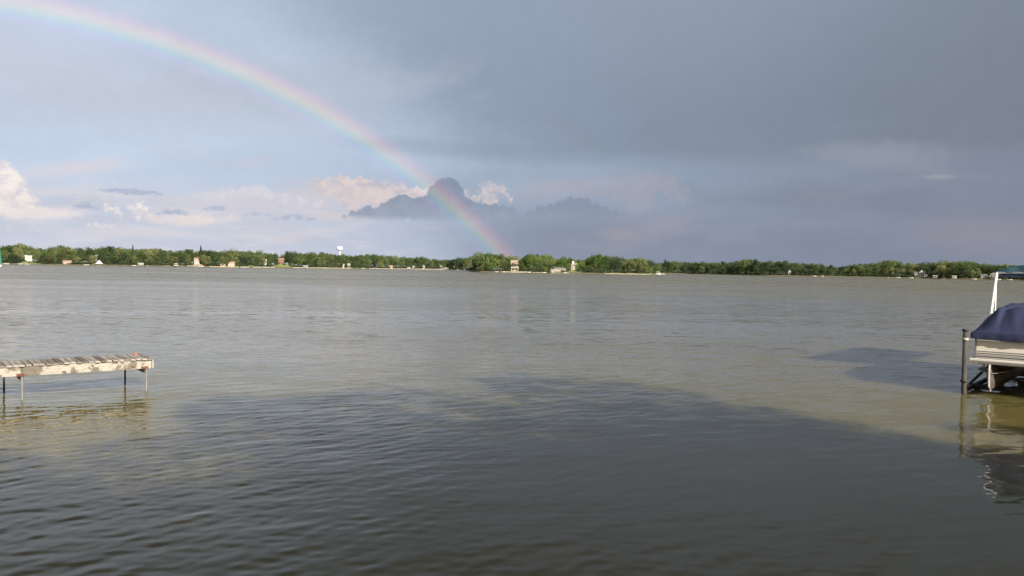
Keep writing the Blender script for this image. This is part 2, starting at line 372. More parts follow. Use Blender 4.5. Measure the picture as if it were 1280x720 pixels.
M = {}  # leaf greens are lifted paler: distance haze put into their colour
M['leaf'] = foliage('leaf_green', (0.064, 0.102, 0.040), (0.160, 0.210, 0.090))
M['leaf_light'] = foliage('leaf_light_green', (0.150, 0.180, 0.075), (0.235, 0.255, 0.115))
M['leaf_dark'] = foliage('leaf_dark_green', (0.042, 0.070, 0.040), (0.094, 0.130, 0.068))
M['leaf_olive'] = foliage('leaf_olive', (0.100, 0.118, 0.054), (0.175, 0.188, 0.090))
M['needle'] = foliage('needle_green', (0.028, 0.044, 0.026), (0.055, 0.068, 0.036), 0.1)
M['leaf_pen'] = foliage('leaf_vivid_green', (0.066, 0.122, 0.032), (0.195, 0.255, 0.078))
M['bark'] = mat('bark', (0.11, 0.085, 0.06), 0.9, var=0.3, scale=4, stretch=(4, 4, 1))

# ------------------------------------------------------------------ lake outline
SH = [(-200, 700), (-60, 820), (0, 850), (110, 860), (200, 850), (310, 870), (400, 960), (450, 1040), (520, 1200), (560, 1230), (583, 1140), (588, 700), (600, 650), (640, 640), (700, 636),
      (760, 640), (812, 648), (820, 700), (824, 1050), (860, 1060), (900, 1000), (960, 900), (1040, 860), (1150, 840), (1240, 800), (1300, 780), (1500, 720)]
def px_az(px): v = ray(px, horizon(px)); return math.degrees(math.atan2(v.x, v.y))
SHA = np.array([px_az(p) for p, _ in SH]); SHD = np.array([d for _, d in SH], float)
SHA = np.concatenate([[-75, -61], SHA, [62, 100, 125]]); SHD = np.concatenate([[150, 420], SHD, [600, 420, 200]])
def shore_d(px): return float(np.interp(px_az(px), SHA, SHD))
BLUFF = [(px_az(p_), w_ / F * 57.3, h_) for p_, w_, h_ in ((36, 8, 2.6), (122, 5, 3.2), (245, 9, 2.2), (315, 5, 2.2), (332, 3, 2), (352, 9, 4.0), (551, 8, 1.2), (717, 7, 2.2), (988, 4, 1.0), (1115, 4, 1.0), (643, 8, 1.2))]
NS, NE = np.array([0.48, 0.877]), np.array([0.877, -0.48])      # near shore: inland is where p.NS < 2
def ground_h(x, y):
    x = np.asarray(x, float); y = np.asarray(y, float)
    r = np.hypot(x, y); a = np.degrees(np.arctan2(x, y)); v = x * NS[0] + y * NS[1]
    far = r - np.interp(a, SHA, SHD)
    far = np.where((a < -75) | (a > 125), -50, far)
    def rise(t, h, L): return np.where(t < 0, np.maximum(t * 0.15, -1.6), h * (1 - np.exp(-np.maximum(t, 0) / L)))
    hump = 1 + 0.35 * np.sin(a * 0.9) + 0.25 * np.sin(a * 2.3 + 1)
    rise_ = (1 - np.exp(-np.maximum(far, 0) / 90))
    for ba, bw, bh in BLUFF:
        rise_ = np.maximum(rise_, 0 * far + (bh / 5.0 / hump) * np.clip((far - 2) / 7, 0, 1) * np.clip(1.6 - np.abs(a - ba) / bw, 0, 1))
    zf = np.where(far < 0, np.maximum(far * 0.15, -1.6), 0.5 * np.minimum(far / 3, 1) + 5.0 * hump * rise_)
    near = 2 - v
    zn = np.where(near < 0, np.maximum(near * 0.35, -1.6), np.minimum(near / 1.8, 1) * 1.35 + np.maximum(near - 1.8, 0) * 0.012)
    zn = np.where(r > 900, -1.6, zn)
    return np.maximum(zf, zn)
def gz(x, y): return float(ground_h(x, y))

gm = bpy.data.materials.new('grass_ground'); gm.use_nodes = True; g = G(gm.node_tree); b = gm.node_tree.nodes['Principled BSDF']
tc = g.n('ShaderNodeTexCoord').outputs['Object']; zz = g.sep(tc)[2]
gc = g.mix(g.noise(tc, 0.03, 6, 0.6), (0.055, 0.085, 0.028), (0.16, 0.17, 0.07))
gc = g.mix(g.ss(g.add(zz, g.mul(g.sub(g.noise(tc, 0.05, 3), 0.5), 0.5)), 0.75, 0.45), gc, g.mix(g.noise(tc, 0.3, 4), (0.07, 0.065, 0.045), (0.24, 0.21, 0.15)))
gc = g.mix(g.ss(zz, 0.02, -0.1), gc, (0.07, 0.06, 0.04))
g.put(b.inputs['Base Color'], gc); b.inputs['Roughness'].default_value = 0.95
azs = np.concatenate([np.arange(-180, -75, 3.0), np.arange(-75, -36, 1.0), np.arange(-36, 36, 0.15), np.arange(36, 125, 1.0), np.arange(125, 180.1, 3.0)])
nearr = np.array([0.01, .5, 1, 1.5, 2, 2.5, 3, 3.5, 4, 5, 6, 7, 8, 10, 12, 15, 20, 26, 34, 45, 60, 80, 110])
sc_ = np.array([.9, .97, .985, .995, 1.0, 1.0035, 1.01, 1.02, 1.04, 1.07, 1.12, 1.2, 1.4, 2, 4, 9])
Rsh = np.interp(azs, SHA, SHD)
RR = np.concatenate([np.repeat(nearr[:, None], len(azs), 1), sc_[:, None] * Rsh[None]], 0)
AA = np.radians(np.repeat(azs[None], len(RR), 0)); X, Y = RR * np.sin(AA), RR * np.cos(AA); Z = ground_h(X, Y)
nr, na = RR.shape
idx = np.arange(nr * na).reshape(nr, na)
Fq = np.stack([idx[:-1, :-1], idx[1:, :-1], idx[1:, 1:], idx[:-1, 1:]], -1).reshape(-1, 4)[:, ::-1]
o = link(bpy.data.objects.new('ground', quick_mesh('ground', np.stack([X, Y, Z], -1).reshape(-1, 3), Fq, gm, True))); tag(o, kind='structure')

# ------------------------------------------------------------------ water: real wind waves, polar grid
wr = [2.0]
while wr[-1] < 1500: wr.append(wr[-1] + max(0.030, wr[-1] ** 2 / 6000))
wr = np.array(wr)
wa = np.concatenate([np.arange(-76, -36, 1.0), np.arange(-36, 36, 0.11), np.arange(36, 126, 1.5)])
Rr, Aa = np.meshgrid(wr, np.radians(wa), indexing='ij'); X, Y = (Rr * np.sin(Aa)), (Rr * np.cos(Aa))
sp = np.maximum(np.gradient(wr)[:, None] * np.ones_like(Aa), Rr * np.radians(0.11)) * 1.0
rng = np.random.default_rng(5)
Z = np.zeros_like(X)
ripple_amp = 1.0
main = math.atan2(0.84, -0.54)
for i in range(120):
    if i < 8: lam = rng.uniform(1.0, 2.4); st = 0.0030; spread = 0.25
    elif i < 55: lam = rng.uniform(0.26, 0.75); st = 0.0088; spread = 0.30
    else: lam = rng.uniform(0.13, 0.34); st = 0.0105; spread = 0.65
    th_ = main + rng.normal(0, spread); kx, ky = math.cos(th_) * 2 * math.pi / lam, math.sin(th_) * 2 * math.pi / lam
    fade = np.clip((lam / sp - 2.2) / 2.5, 0, 1)
    rows = np.where(fade[:, len(wa) // 2] > 0)[0]
    if len(rows) == 0: continue
    e = rows[-1] + 1
    ph = kx * X[:e] + ky * Y[:e] + rng.uniform(0, 6.28)
    ph = ph + 0.8 * np.sin(X[:e] * rng.uniform(.1, .5) + Y[:e] * rng.uniform(.1, .5) + rng.uniform(0, 6))
    Z[:e] += fade[:e] * st * lam / (2 * math.pi) * np.sin(ph)
patch = 0.75 + 0.3 * np.sin(X * 0.23 + 1.3 * np.sin(Y * 0.17)) * np.sin(Y * 0.31 + 1.1 * np.sin(X * 0.13 + 2))
lee = 0.42 + 0.58 / (1 + np.exp((X - 0.10 * Y - 0.5) / 2.2)); lee = lee + (1 - lee) * np.clip((Y - 14) / 22, 0, 1)
Z *= patch * lee * 0.74
nr, na = X.shape; idx = np.arange(nr * na).reshape(nr, na)
Fq = np.stack([idx[:-1, :-1], idx[1:, :-1], idx[1:, 1:], idx[:-1, 1:]], -1).reshape(-1, 4)[:, ::-1]
wm = bpy.data.materials.new('lake_water'); wm.use_nodes = True; nt = wm.node_tree; g = G(nt); b = nt.nodes['Principled BSDF']
geo = g.n('ShaderNodeNewGeometry'); pos = geo.outputs['Position']
rot = g.mapping(pos, rot=(0, 0, R(-33)), scale=(0.45, 1.15, 1))
a1 = g.vm('SUBTRACT', g.noise(rot, 3.2, 2, 0.55, out=1), (0.5, 0.5, 0.5))
a2 = g.vm('SUBTRACT', g.noise(rot, 0.9, 3, 0.55, out=1), (0.5, 0.5, 0.5))
streaks = g.noise(g.mapping(pos, rot=(0, 0, R(-8)), scale=(0.25, 1.0, 1)), 0.045, 5, 0.6)
amp = g.ss(streaks, 0.34, 0.66, 0.35, 1.6)
far = g.add(g.ss(g.vm('LENGTH', pos), 10, 60, 0.20, 0.75), g.ss(g.vm('LENGTH', pos), 60, 300, 0.0, 0.35))
sl = g.vm('ADD', g.vm('SCALE', a1, g.mul(amp, g.mul(far, 0.46))), g.vm('SCALE', a2, g.mul(amp, g.mul(far, 0.30))))
sl = g.vm('MULTIPLY', sl, (1, 1, 0))
nrm = g.vm('NORMALIZE', g.vm('ADD', geo.outputs['Normal'], sl))
g.put(b.inputs['Normal'], nrm)
silt = g.noise(pos, 0.35, 4, 0.6)
g.put(b.inputs['Base Color'], g.mix(silt, (0.118, 0.104, 0.038), (0.140, 0.122, 0.046)))
g.put(b.inputs['Roughness'], g.add(g.ss(g.vm('LENGTH', pos), 12, 200, 0.05, 0.23), g.ss(streaks, 0.35, 0.65, -0.02, 0.07))); b.inputs['IOR'].default_value = 1.28
b.subsurface_method = 'BURLEY'; b.inputs['Subsurface Weight'].default_value = 1.0; b.inputs['Subsurface Radius'].default_value = (1.0, 1.0, 0.8); b.inputs['Subsurface Scale'].default_value = 0.8
o = link(bpy.data.objects.new('lake_water', quick_mesh('lake_water', np.stack([X, Y, Z], -1).reshape(-1, 3), Fq, wm, True))); tag(o, kind='structure')
del X, Y, Z, Fq, idx

# ------------------------------------------------------------------ trees
def lobes(kind, r):
    L = []
    if kind == 'round':
        for _ in range(15):
            t = r.uniform(0, 6.28); h = r.uniform(0.22, 0.88); q = 0.30 * math.sqrt(max(0.05, 1 - ((h - 0.5) / 0.52) ** 2)) * r.uniform(.35, 1)
            L.append((q * math.cos(t), q * math.sin(t), h, r.uniform(.11, .19)))
        L.append((0, 0, 0.55, 0.30))
    elif kind == 'tall':
        for _ in range(15):
            t = r.uniform(0, 6.28); h = r.uniform(0.15, 0.90); q = 0.20 * math.sqrt(max(0.05, 1 - ((h - 0.5) / 0.52) ** 2)) * r.uniform(.35, 1)
            L.append((q * math.cos(t), q * math.sin(t), h, r.uniform(.08, .15)))
        L.append((0, 0, 0.5, 0.2))
    elif kind == 'wide':
        for _ in range(18):
            t = r.uniform(0, 6.28); h = r.uniform(0.2, 0.84); q = 0.46 * math.sqrt(max(0.05, 1 - ((h - 0.45) / 0.5) ** 2)) * r.uniform(.3, 1)
            L.append((q * math.cos(t), q * math.sin(t), h, r.uniform(.13, .2)))
        L.append((0, 0, 0.5, 0.34))
    elif kind == 'bush':
        for _ in range(11):
            t = r.uniform(0, 6.28); h = r.uniform(0.1, 0.72); q = 0.55 * math.sqrt(max(0.05, 1 - (h / 0.95) ** 2)) * r.uniform(.3, 1)
            L.append((q * math.cos(t), q * math.sin(t), h, r.uniform(.18, .28)))
    return L
def crown(kind, seed, n, ls):
    r = random.Random(seed); rg = np.random.default_rng(seed)
    if kind == 'conifer':
        h = rg.uniform(0.06, 1.0, n) ** 1.0; t = rg.uniform(0, 6.283, n)
        tier = 0.75 + 0.25 * np.abs(np.sin(h * 30)); q = 0.20 * (1.02 - h) * tier * rg.uniform(.55, 1.05, n) * (1 + .25 * np.sin(3 * t + 9 * h))
        Pp = np.stack([q * np.cos(t), q * np.sin(t), h], 1); Nn = np.stack([np.cos(t), np.sin(t), np.full(n, .25)], 1)
    else:
        L = np.array(lobes(kind, r)); w = L[:, 3] ** 2; li = rg.choice(len(L), n, p=w / w.sum())
        Nn = rg.normal(size=(n, 3)); Nn /= np.linalg.norm(Nn, axis=1)[:, None]
        rad = L[li, 3] * rg.uniform(.80, 1.12, n) ** 1
        Pp = L[li, :3] + Nn * rad[:, None] * np.array([1, 1, .85])
        Pp[:, 2] = np.maximum(Pp[:, 2], 0.02)
    Nn = Nn + rg.normal(size=(n, 3)) * 0.45; Nn /= np.linalg.norm(Nn, axis=1)[:, None]
    up = rg.normal(size=(n, 3)); T = np.cross(Nn, up); T /= np.linalg.norm(T, axis=1)[:, None]; B = np.cross(Nn, T)
    s = (ls * rg.uniform(.6, 1.3, n))[:, None]; T = T * s; B = B * s * 0.75
    V = np.stack([Pp - T, Pp - B * .8, Pp + T, Pp + B], 1).reshape(-1, 3)
    return V, np.arange(4 * n).reshape(-1, 4)
def trunk_mesh(seed, h=0.6, rad=0.022, limbs=5):
    r = random.Random(seed); m = MB()
    pts = [Vector((r.uniform(-.01, .01) * i, r.uniform(-.01, .01) * i, h * i / 5)) for i in range(6)]; pts[0] = Vector((0, 0, -0.05))
    for i in range(5): m.tube(pts[i], pts[i + 1], rad * (1 - .14 * i), rad * (1 - .14 * (i + 1)), 7, False)
    for i in range(limbs):
        b0 = pts[2 + i % 3]; t = 6.28 * i / limbs + r.uniform(-.4, .4)
        e = b0 + Vector((math.cos(t) * r.uniform(.14, .24), math.sin(t) * r.uniform(.14, .24), r.uniform(.12, .3)))
        m.tube(b0, e, rad * .5, rad * .15, 5, False)
    return m.mesh('trunk', M['bark'], True)
TR = [trunk_mesh(i) for i in range(3)]
CR = {}
def crown_me(kind, v, mk, n=1500, ls=0.028):
    key = (kind, v, mk, n)
    if key not in CR:
        V, Fq = crown(kind, 100 + v * 7 + len(kind), n, ls); CR[key] = quick_mesh('crown', V, Fq, M[mk])
    return CR[key]
NAMES = {'round': 'broadleaf_tree', 'tall': 'poplar_tree', 'wide': 'oak_tree', 'bush': 'shrub', 'conifer': 'conifer_tree', 'willow': 'willow_tree'}
TREES = []
def tree(x, y, h, w, kind, mk, label, group=None, v=None, n=1500, ls=0.028, sink=0.0, cat=None, name=None):
    z = gz(x, y) - sink
    v = rnd.randrange(4) if v is None else v
    t = empty(name or NAMES[kind], (x, y, z), label, cat or ('shrub' if kind == 'bush' else 'tree'), group, rnd.uniform(0, 6.28))
    t.scale = (w, w, h)
    me = crown_me('round' if kind == 'willow' else kind, v, mk, n, ls)
    link(bpy.data.objects.new('crown', me), t)
    if kind != 'bush': link(bpy.data.objects.new('trunk', TR[v % 3]), t)
    TREES.append(t); return t
WF = {'round': 0.9, 'tall': 1.1, 'wide': 1.15, 'bush': 1.45, 'conifer': 0.4, 'willow': 0.9}

TOP = [(-40, 306), (0, 307), (10, 305), (25, 303), (40, 306), (58, 310), (78, 304), (90, 308), (110, 309), (130, 308), (150, 307), (170, 309), (195, 308), (205, 310), (220, 312), (233, 309.5), (243, 313), (255, 311), (266, 310), (280, 313), (287, 310),
       (300, 311), (325, 312.5), (345, 316), (352, 318), (362, 313.5), (380, 314), (400, 314), (420, 315.5), (445, 317), (463, 315), (478, 317), (492, 319), (510, 320), (525, 320), (552, 323), (565, 322), (580, 320), (594, 317), (607, 313.5), (620, 315), (632, 318),
       (642, 320), (655, 318.5), (665, 316), (680, 316), (692, 320), (700, 322), (708, 319.5), (716, 322), (730, 322), (738, 318), (748, 316), (760, 317.5), (775, 319), (783, 323), (792, 320.5), (803, 320.5), (810, 323), (813, 327), (840, 324.5), (870, 325.5), (910, 326),
       (922, 323), (934, 321), (945, 323.5), (965, 324.5), (980, 323.5), (992, 328), (1005, 327), (1040, 331), (1055, 332), (1073, 328), (1095, 326.5), (1108, 323.5), (1120, 324), (1130, 327), (1160, 326), (1185, 325), (1205, 324), (1216, 325), (1226, 328),
       (1240, 330), (1255, 328.5), (1270, 330), (1330, 330)]
tx, ty = [p[0] for p in TOP], [p[1] for p in TOP]
def top_y(px): return float(np.interp(px, tx, ty))
SEG = [(-80, 58, 'by the left white cottage'), (58, 130, 'between left cottage and white tent'), (130, 235, 'between tent and bluff house'), (235, 345, 'between bluff house and sloping lawn'),
       (345, 432, 'between lawn and water tower'), (432, 585, 'on shore right of tower'), (585, 640, 'on wooded point, left end'), (640, 716, 'on wooded point between houses'), (716, 822, 'on wooded point, right end'),
       (822, 975, 'on shaded shore past point'), (975, 1130, 'left of grey gabled house'), (1130, 1400, 'around the grey gabled house')]
def seg(px):
    for a, b_, s in SEG:
        if a <= px < b_: return s
    return SEG[-1][2]
HOLES = [(28, 46), (76, 92), (117, 128), (206, 212), (222, 228), (236, 254), (346, 372), (640, 652), (690, 711), (713, 722), (984, 991), (1142, 1160), (1226, 1252)]
KLAB = {('round', 'leaf'): 'rounded green tree', ('round', 'leaf_light'): 'pale rounded tree', ('round', 'leaf_dark'): 'dark green rounded tree', ('wide', 'leaf'): 'broad green tree',
        ('wide', 'leaf_dark'): 'broad dark green tree', ('tall', 'leaf'): 'slim green tree', ('tall', 'leaf_light'): 'slim pale green tree', ('wide', 'leaf_pen'): 'broad vivid green tree', ('round', 'leaf_pen'): 'rounded vivid green tree',
        ('tall', 'leaf_pen'): 'slim vivid green tree', ('round', 'leaf_olive'): 'rounded olive green tree', ('wide', 'leaf_olive'): 'broad olive green tree', ('tall', 'leaf_dark'): 'slim dark green tree', ('tall', 'leaf_olive'): 'slim olive green tree'}
def pick(px):
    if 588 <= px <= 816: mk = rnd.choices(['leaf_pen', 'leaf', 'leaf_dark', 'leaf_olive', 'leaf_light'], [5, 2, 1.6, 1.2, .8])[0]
    elif 820 < px < 1060: mk = rnd.choices(['leaf_dark', 'leaf'], [4, 1.3])[0]  # mostly dark leaves here: cloud shadow on this shore put into leaf colour
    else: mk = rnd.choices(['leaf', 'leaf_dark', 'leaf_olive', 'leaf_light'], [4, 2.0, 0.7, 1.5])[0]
    k_ = rnd.choices(['round', 'wide', 'tall'], [4, 4, 1.3])[0]
    if (k_, mk) not in KLAB: k_ = 'round'
    return k_, mk
AUTO, AT = [], []
def auto(px, back, frac, row):
    d = shore_d(px) + back; p = at_dist(px, d); z0 = gz(p.x, p.y)
    h = z_at(px, top_y(px) + rnd.uniform(-1.2, 2.2) * 1000 / d / 1.3, d) - z0
    h = max(4.0, h * frac)
    k_, mk = pick(px)
    w = min(h, 19) * WF[k_] * rnd.uniform(.85, 1.1)
    lab = '%s %s, %s' % (KLAB[(k_, mk)], row, seg(px)); AUTO.append((px, lab))
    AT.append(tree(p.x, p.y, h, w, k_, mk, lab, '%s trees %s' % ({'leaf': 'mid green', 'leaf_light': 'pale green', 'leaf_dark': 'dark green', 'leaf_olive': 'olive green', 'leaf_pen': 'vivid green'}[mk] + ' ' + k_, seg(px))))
    return w * F / d
px = -70
while px < 1325:                                     # crest row: makes the outline
    wpx = auto(px, 26 + rnd.uniform(-6, 14), 1.0, 'of crest row'); px += wpx * rnd.uniform(.42, .58)
px = -66
while px < 1325:                                     # front row along the water
    if any(a + 1.5 <= px <= b_ - 1.5 for a, b_ in HOLES): px += 2; continue
    wpx = auto(px, 9 + rnd.uniform(-3, 5), rnd.uniform(.50, .82), 'of front row'); px += wpx * rnd.uniform(.55, .8)
ORD = ['first', 'second', 'third', 'fourth', 'fifth', 'sixth', 'seventh', 'eighth', 'ninth', 'tenth']
by = {}
for (px_, lab_), t_ in zip(AUTO, AT): by.setdefault(lab_, []).append((px_, t_))
for lab_, lst in by.items():
    lst.sort(key=lambda q: q[0]); n_ = len(lst)
    for i_, (px_, t_) in enumerate(lst):
        if n_ == 1: continue
        t_['label'] = lab_ + ', ' + ('leftmost' if i_ == 0 else 'rightmost' if i_ == n_ - 1 else ORD[min(i_, 9)] + ' from left')
# far wood behind, nobody could count it
Vs, Fs, nv = [], [], 0; rg = np.random.default_rng(3)
protos = [crown(k_, 40 + i, 420, 0.05) for i, k_ in enumerate(('round', 'wide', 'tall', 'wide'))]
for row in range(4):
    px = -120.0
    while px < 1400:
        d = shore_d(px) + 55 + row * 32 + rnd.uniform(-10, 10); p = at_dist(px, d); z0 = gz(p.x, p.y)
        h = (z_at(px, top_y(px) + 1.8 + rnd.uniform(-.5, 1.5), d) - z0)
        if 640 < px < 655 or h < 4: px += 6; continue
        V, Fq = protos[rnd.randrange(4)]; w = min(h, 18) * 1.0; c, s = math.cos(px), math.sin(px)
        Vt = np.stack([(V[:, 0] * c - V[:, 1] * s) * w + p.x, (V[:, 0] * s + V[:, 1] * c) * w + p.y, V[:, 2] * h + z0], 1)
        Vs.append(Vt); Fs.append(Fq + nv); nv += len(V); px += w * F / d * .6
tag(link(bpy.data.objects.new('far_woodland', quick_mesh('far_woodland', np.concatenate(Vs), np.concatenate(Fs), M['leaf']))), 'mass of green woodland filling in behind the far shore trees', 'woodland', kind='stuff')
# low brush along the waterline
Vs, Fs, nv = [], [], 0
bp_ = [crown('bush', 60 + i, 160, 0.09) for i in range(3)]
px = -80.0
while px < 1340:
    hole = any(a <= px <= b_ for a, b_ in HOLES)
    if (hole and rnd.random() < .45) or (236 < px < 300 and rnd.random() < .6): px += 3; continue
    d = shore_d(px) + rnd.uniform(4, 9); p = at_dist(px, d); z0 = gz(p.x, p.y); h = rnd.uniform(1.2, 2.4) if hole else rnd.uniform(1.5, 5.5); w = rnd.uniform(3, 6)
    V, Fq = bp_[rnd.randrange(3)]
    Vs.append(np.stack([V[:, 0] * w + p.x, V[:, 1] * w + p.y, V[:, 2] * h + z0], 1)); Fs.append(Fq + nv); nv += len(V); px += w * F / d * rnd.uniform(.5, 1.3)
tag(link(bpy.data.objects.new('shore_brush', quick_mesh('shore_brush', np.concatenate(Vs), np.concatenate(Fs), M['leaf_dark']))), 'low dark brush growing along the far waterline', 'brush', kind='stuff')
# single trees that stand out
def solo(px, ty_, back, wpx, kind, mk, label, by=None, **kw):
    d = shore_d(px) + back; p = at_dist(px, d); z0 = gz(p.x, p.y); h = z_at(px, ty_, d) - z0; span = {'round': .86, 'willow': .86, 'tall': .62, 'wide': 1.15, 'conifer': .4, 'bush': 1.3}[kind]
    return tree(p.x, p.y, h, wpx * d / F / span, kind, mk, label, **kw)
solo(251, 307, 22, 8, 'conifer', 'needle', 'tall dark conifer standing above the cream bluff house')
solo(166, 306, 24, 6, 'conifer', 'needle', 'thin dark conifer tip on the crest right of the white tent')
solo(97, 318.5, 6, 12, 'willow', 'leaf_light', 'pale yellow green willow by the water left of the white tent')
solo(115, 317, 6, 8, 'round', 'leaf_light', 'bright green small tree just left of the white tent')
solo(62, 318, 6, 12, 'round', 'leaf_olive', 'olive rounded small tree right of the white cottage')
solo(78, 311, 12, 13, 'round', 'leaf_olive', 'pale olive tree rising behind the pinkish boathouse')
solo(258, 318, 5, 12, 'round', 'leaf_light', 'pale round tree at the water just right of the cream bluff house')
solo(282, 319, 6, 11, 'round', 'leaf_light', 'pale green tree at the water left of the low tan boathouse')
solo(361, 313.5, 14, 13, 'round', 'leaf_dark', 'dark round tree crowning the top of the sloping lawn')
solo(398, 321, 5, 9, 'tall', 'leaf_light', 'slim pale tree at the water left of the water tower')
solo(475, 327.5, 4, 8, 'round', 'leaf_light', 'pale round tree by the water right of the water tower')
solo(603, 326, 5, 9, 'tall', 'leaf_light', 'small pale tree at the left tip of the wooded point')
solo(607, 313.5, 22, 22, 'wide', 'leaf_pen', 'tallest broad green tree on the left end of the wooded point')
solo(628, 316, 16, 15, 'round', 'leaf_olive', 'golden olive tree just left of the pink house')
solo(680, 330, 4, 10, 'bush', 'leaf_pen', 'bright green rounded shrub left of the low grey house', name='shrub', cat='shrub')
solo(703, 336, 3, 5, 'bush', 'leaf_dark', 'dark small shrub at the water below the low grey house', name='shrub', cat='shrub')
solo(746, 316, 20, 20, 'wide', 'leaf_pen', 'tallest broad tree on the right end of the wooded point')
solo(743, 320, 12, 10, 'tall', 'leaf_pen', 'vivid green slim tree standing in front of the tall broad tree')
solo(790, 320.5, 9, 15, 'round', 'leaf_light', 'pale rounded tree second from the right tip of the wooded point')
solo(803, 320.5, 7, 16, 'round', 'leaf_light', 'pale green rounded tree at the right tip of the wooded point')
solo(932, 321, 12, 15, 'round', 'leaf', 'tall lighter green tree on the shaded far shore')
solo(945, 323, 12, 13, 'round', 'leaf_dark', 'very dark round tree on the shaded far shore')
solo(1110, 323, 14, 18, 'wide', 'leaf', 'tall tree rising left of the grey gabled house')
solo(1205, 324, 14, 30, 'wide', 'leaf', 'broad tall tree right of the grey gabled house')
solo(1197, 334, 6, 14, 'round', 'leaf_olive', 'low olive tree before the broad tall tree on the right')

# big trees on our own bank, right behind the viewer: they throw the shade on the near water
def near_tree(s, v, h, w, kind, label, mk='leaf', n=13000, ls=0.015):
    p = NE * s + NS * v; tree(float(p[0]), float(p[1]), h, w, kind, mk, label, 'tall shade trees on the near bank', v=rnd.randrange(3), n=n, ls=ls)
NT = [(1.5, -3.0, 8.5, 8, 'round'), (7.5, -2.2, 9.8, 9, 'wide'), (13.5, -2.0, 13.4, 10, 'round'), (19.0, -1.5, 15.5, 12, 'round'), (25, -1.8, 18.6, 14, 'wide'), (31, -1.0, 16.6, 14, 'round'), (37, -1.2, 16.0, 15, 'wide'), (43, -1.4, 16.8, 16, 'wide'), (49.5, -1.4, 17.0, 16, 'round'), (56, -2, 17, 17, 'wide'),
      (29, -10, 18, 15, 'round'), (36, -11, 20, 17, 'wide'), (44, -11, 20, 16, 'wide'), (52, -12, 21, 18, 'round'), (21, -8, 14, 12, 'round'), (14, -7, 11, 10, 'wide'), (6, -7, 9, 10, 'round'), (22, -0.6, 15.2, 11, 'round'), (30.5, -6, 14, 13, 'wide'), (62, -4, 19, 16, 'round'), (69, -3, 19, 16, 'wide')]
NLAB = ['%s in the water row' % ORD[i_] for i_ in range(10)] + ['%s of the back row' % ORD[i_] for i_ in range(9)] + ['beyond the boat', 'farthest beyond the boat']
for i, (s, v, h, w, k_) in enumerate(NT): near_tree(s, v, h, w, k_, '%s %s tree on the near bank behind the viewer, %s' % ('tall' if h > 14 else 'short', 'broad' if k_ == 'wide' else 'rounded', NLAB[i]))

# ------------------------------------------------------------------ more materials
M['white'] = mat('white_paint', (0.52, 0.51, 0.49), 0.5, var=0.06)
M['cream'] = mat('cream_siding', (0.38, 0.345, 0.285), 0.7, var=0.15)
M['pink'] = mat('pink_stucco', (0.46, 0.34, 0.28), 0.8, var=0.08)
M['tan'] = mat('tan_stone', (0.34, 0.29, 0.22), 0.9, var=0.3, scale=1.2)
M['cream_pale'] = mat('pale_rose_stucco', (0.50, 0.41, 0.34), .8, var=.1)
M['roof_rose'] = mat('rose_tile_roof', (0.36, 0.26, 0.21), .85, var=.15)
M['grey'] = mat('grey_siding', (0.42, 0.44, 0.48), 0.7, var=0.08)
M['roof_tan'] = mat('tan_roof', (0.42, 0.28, 0.20), 0.85, var=0.2)
M['roof_grey'] = mat('grey_roof', (0.16, 0.16, 0.17), 0.85, var=0.2)
M['roof_pink'] = mat('reddish_roof', (0.40, 0.24, 0.20), 0.85, var=0.2)
M['roof_pale'] = mat('pale_roof', (0.55, 0.54, 0.54), 0.7, var=0.1)
M['glass'] = mat('dark_glass', (0.03, 0.035, 0.045), 0.1, var=0.1)
M['brown'] = mat('brown_wall', (0.20, 0.11, 0.07), 0.8, var=0.15)
M['lawn'] = mat('lawn_grass', (0.17, 0.20, 0.07), 0.95, var=0.2, scale=0.2)
M['steel'] = mat('white_steel', (0.80, 0.80, 0.80), 0.4, var=0.04)

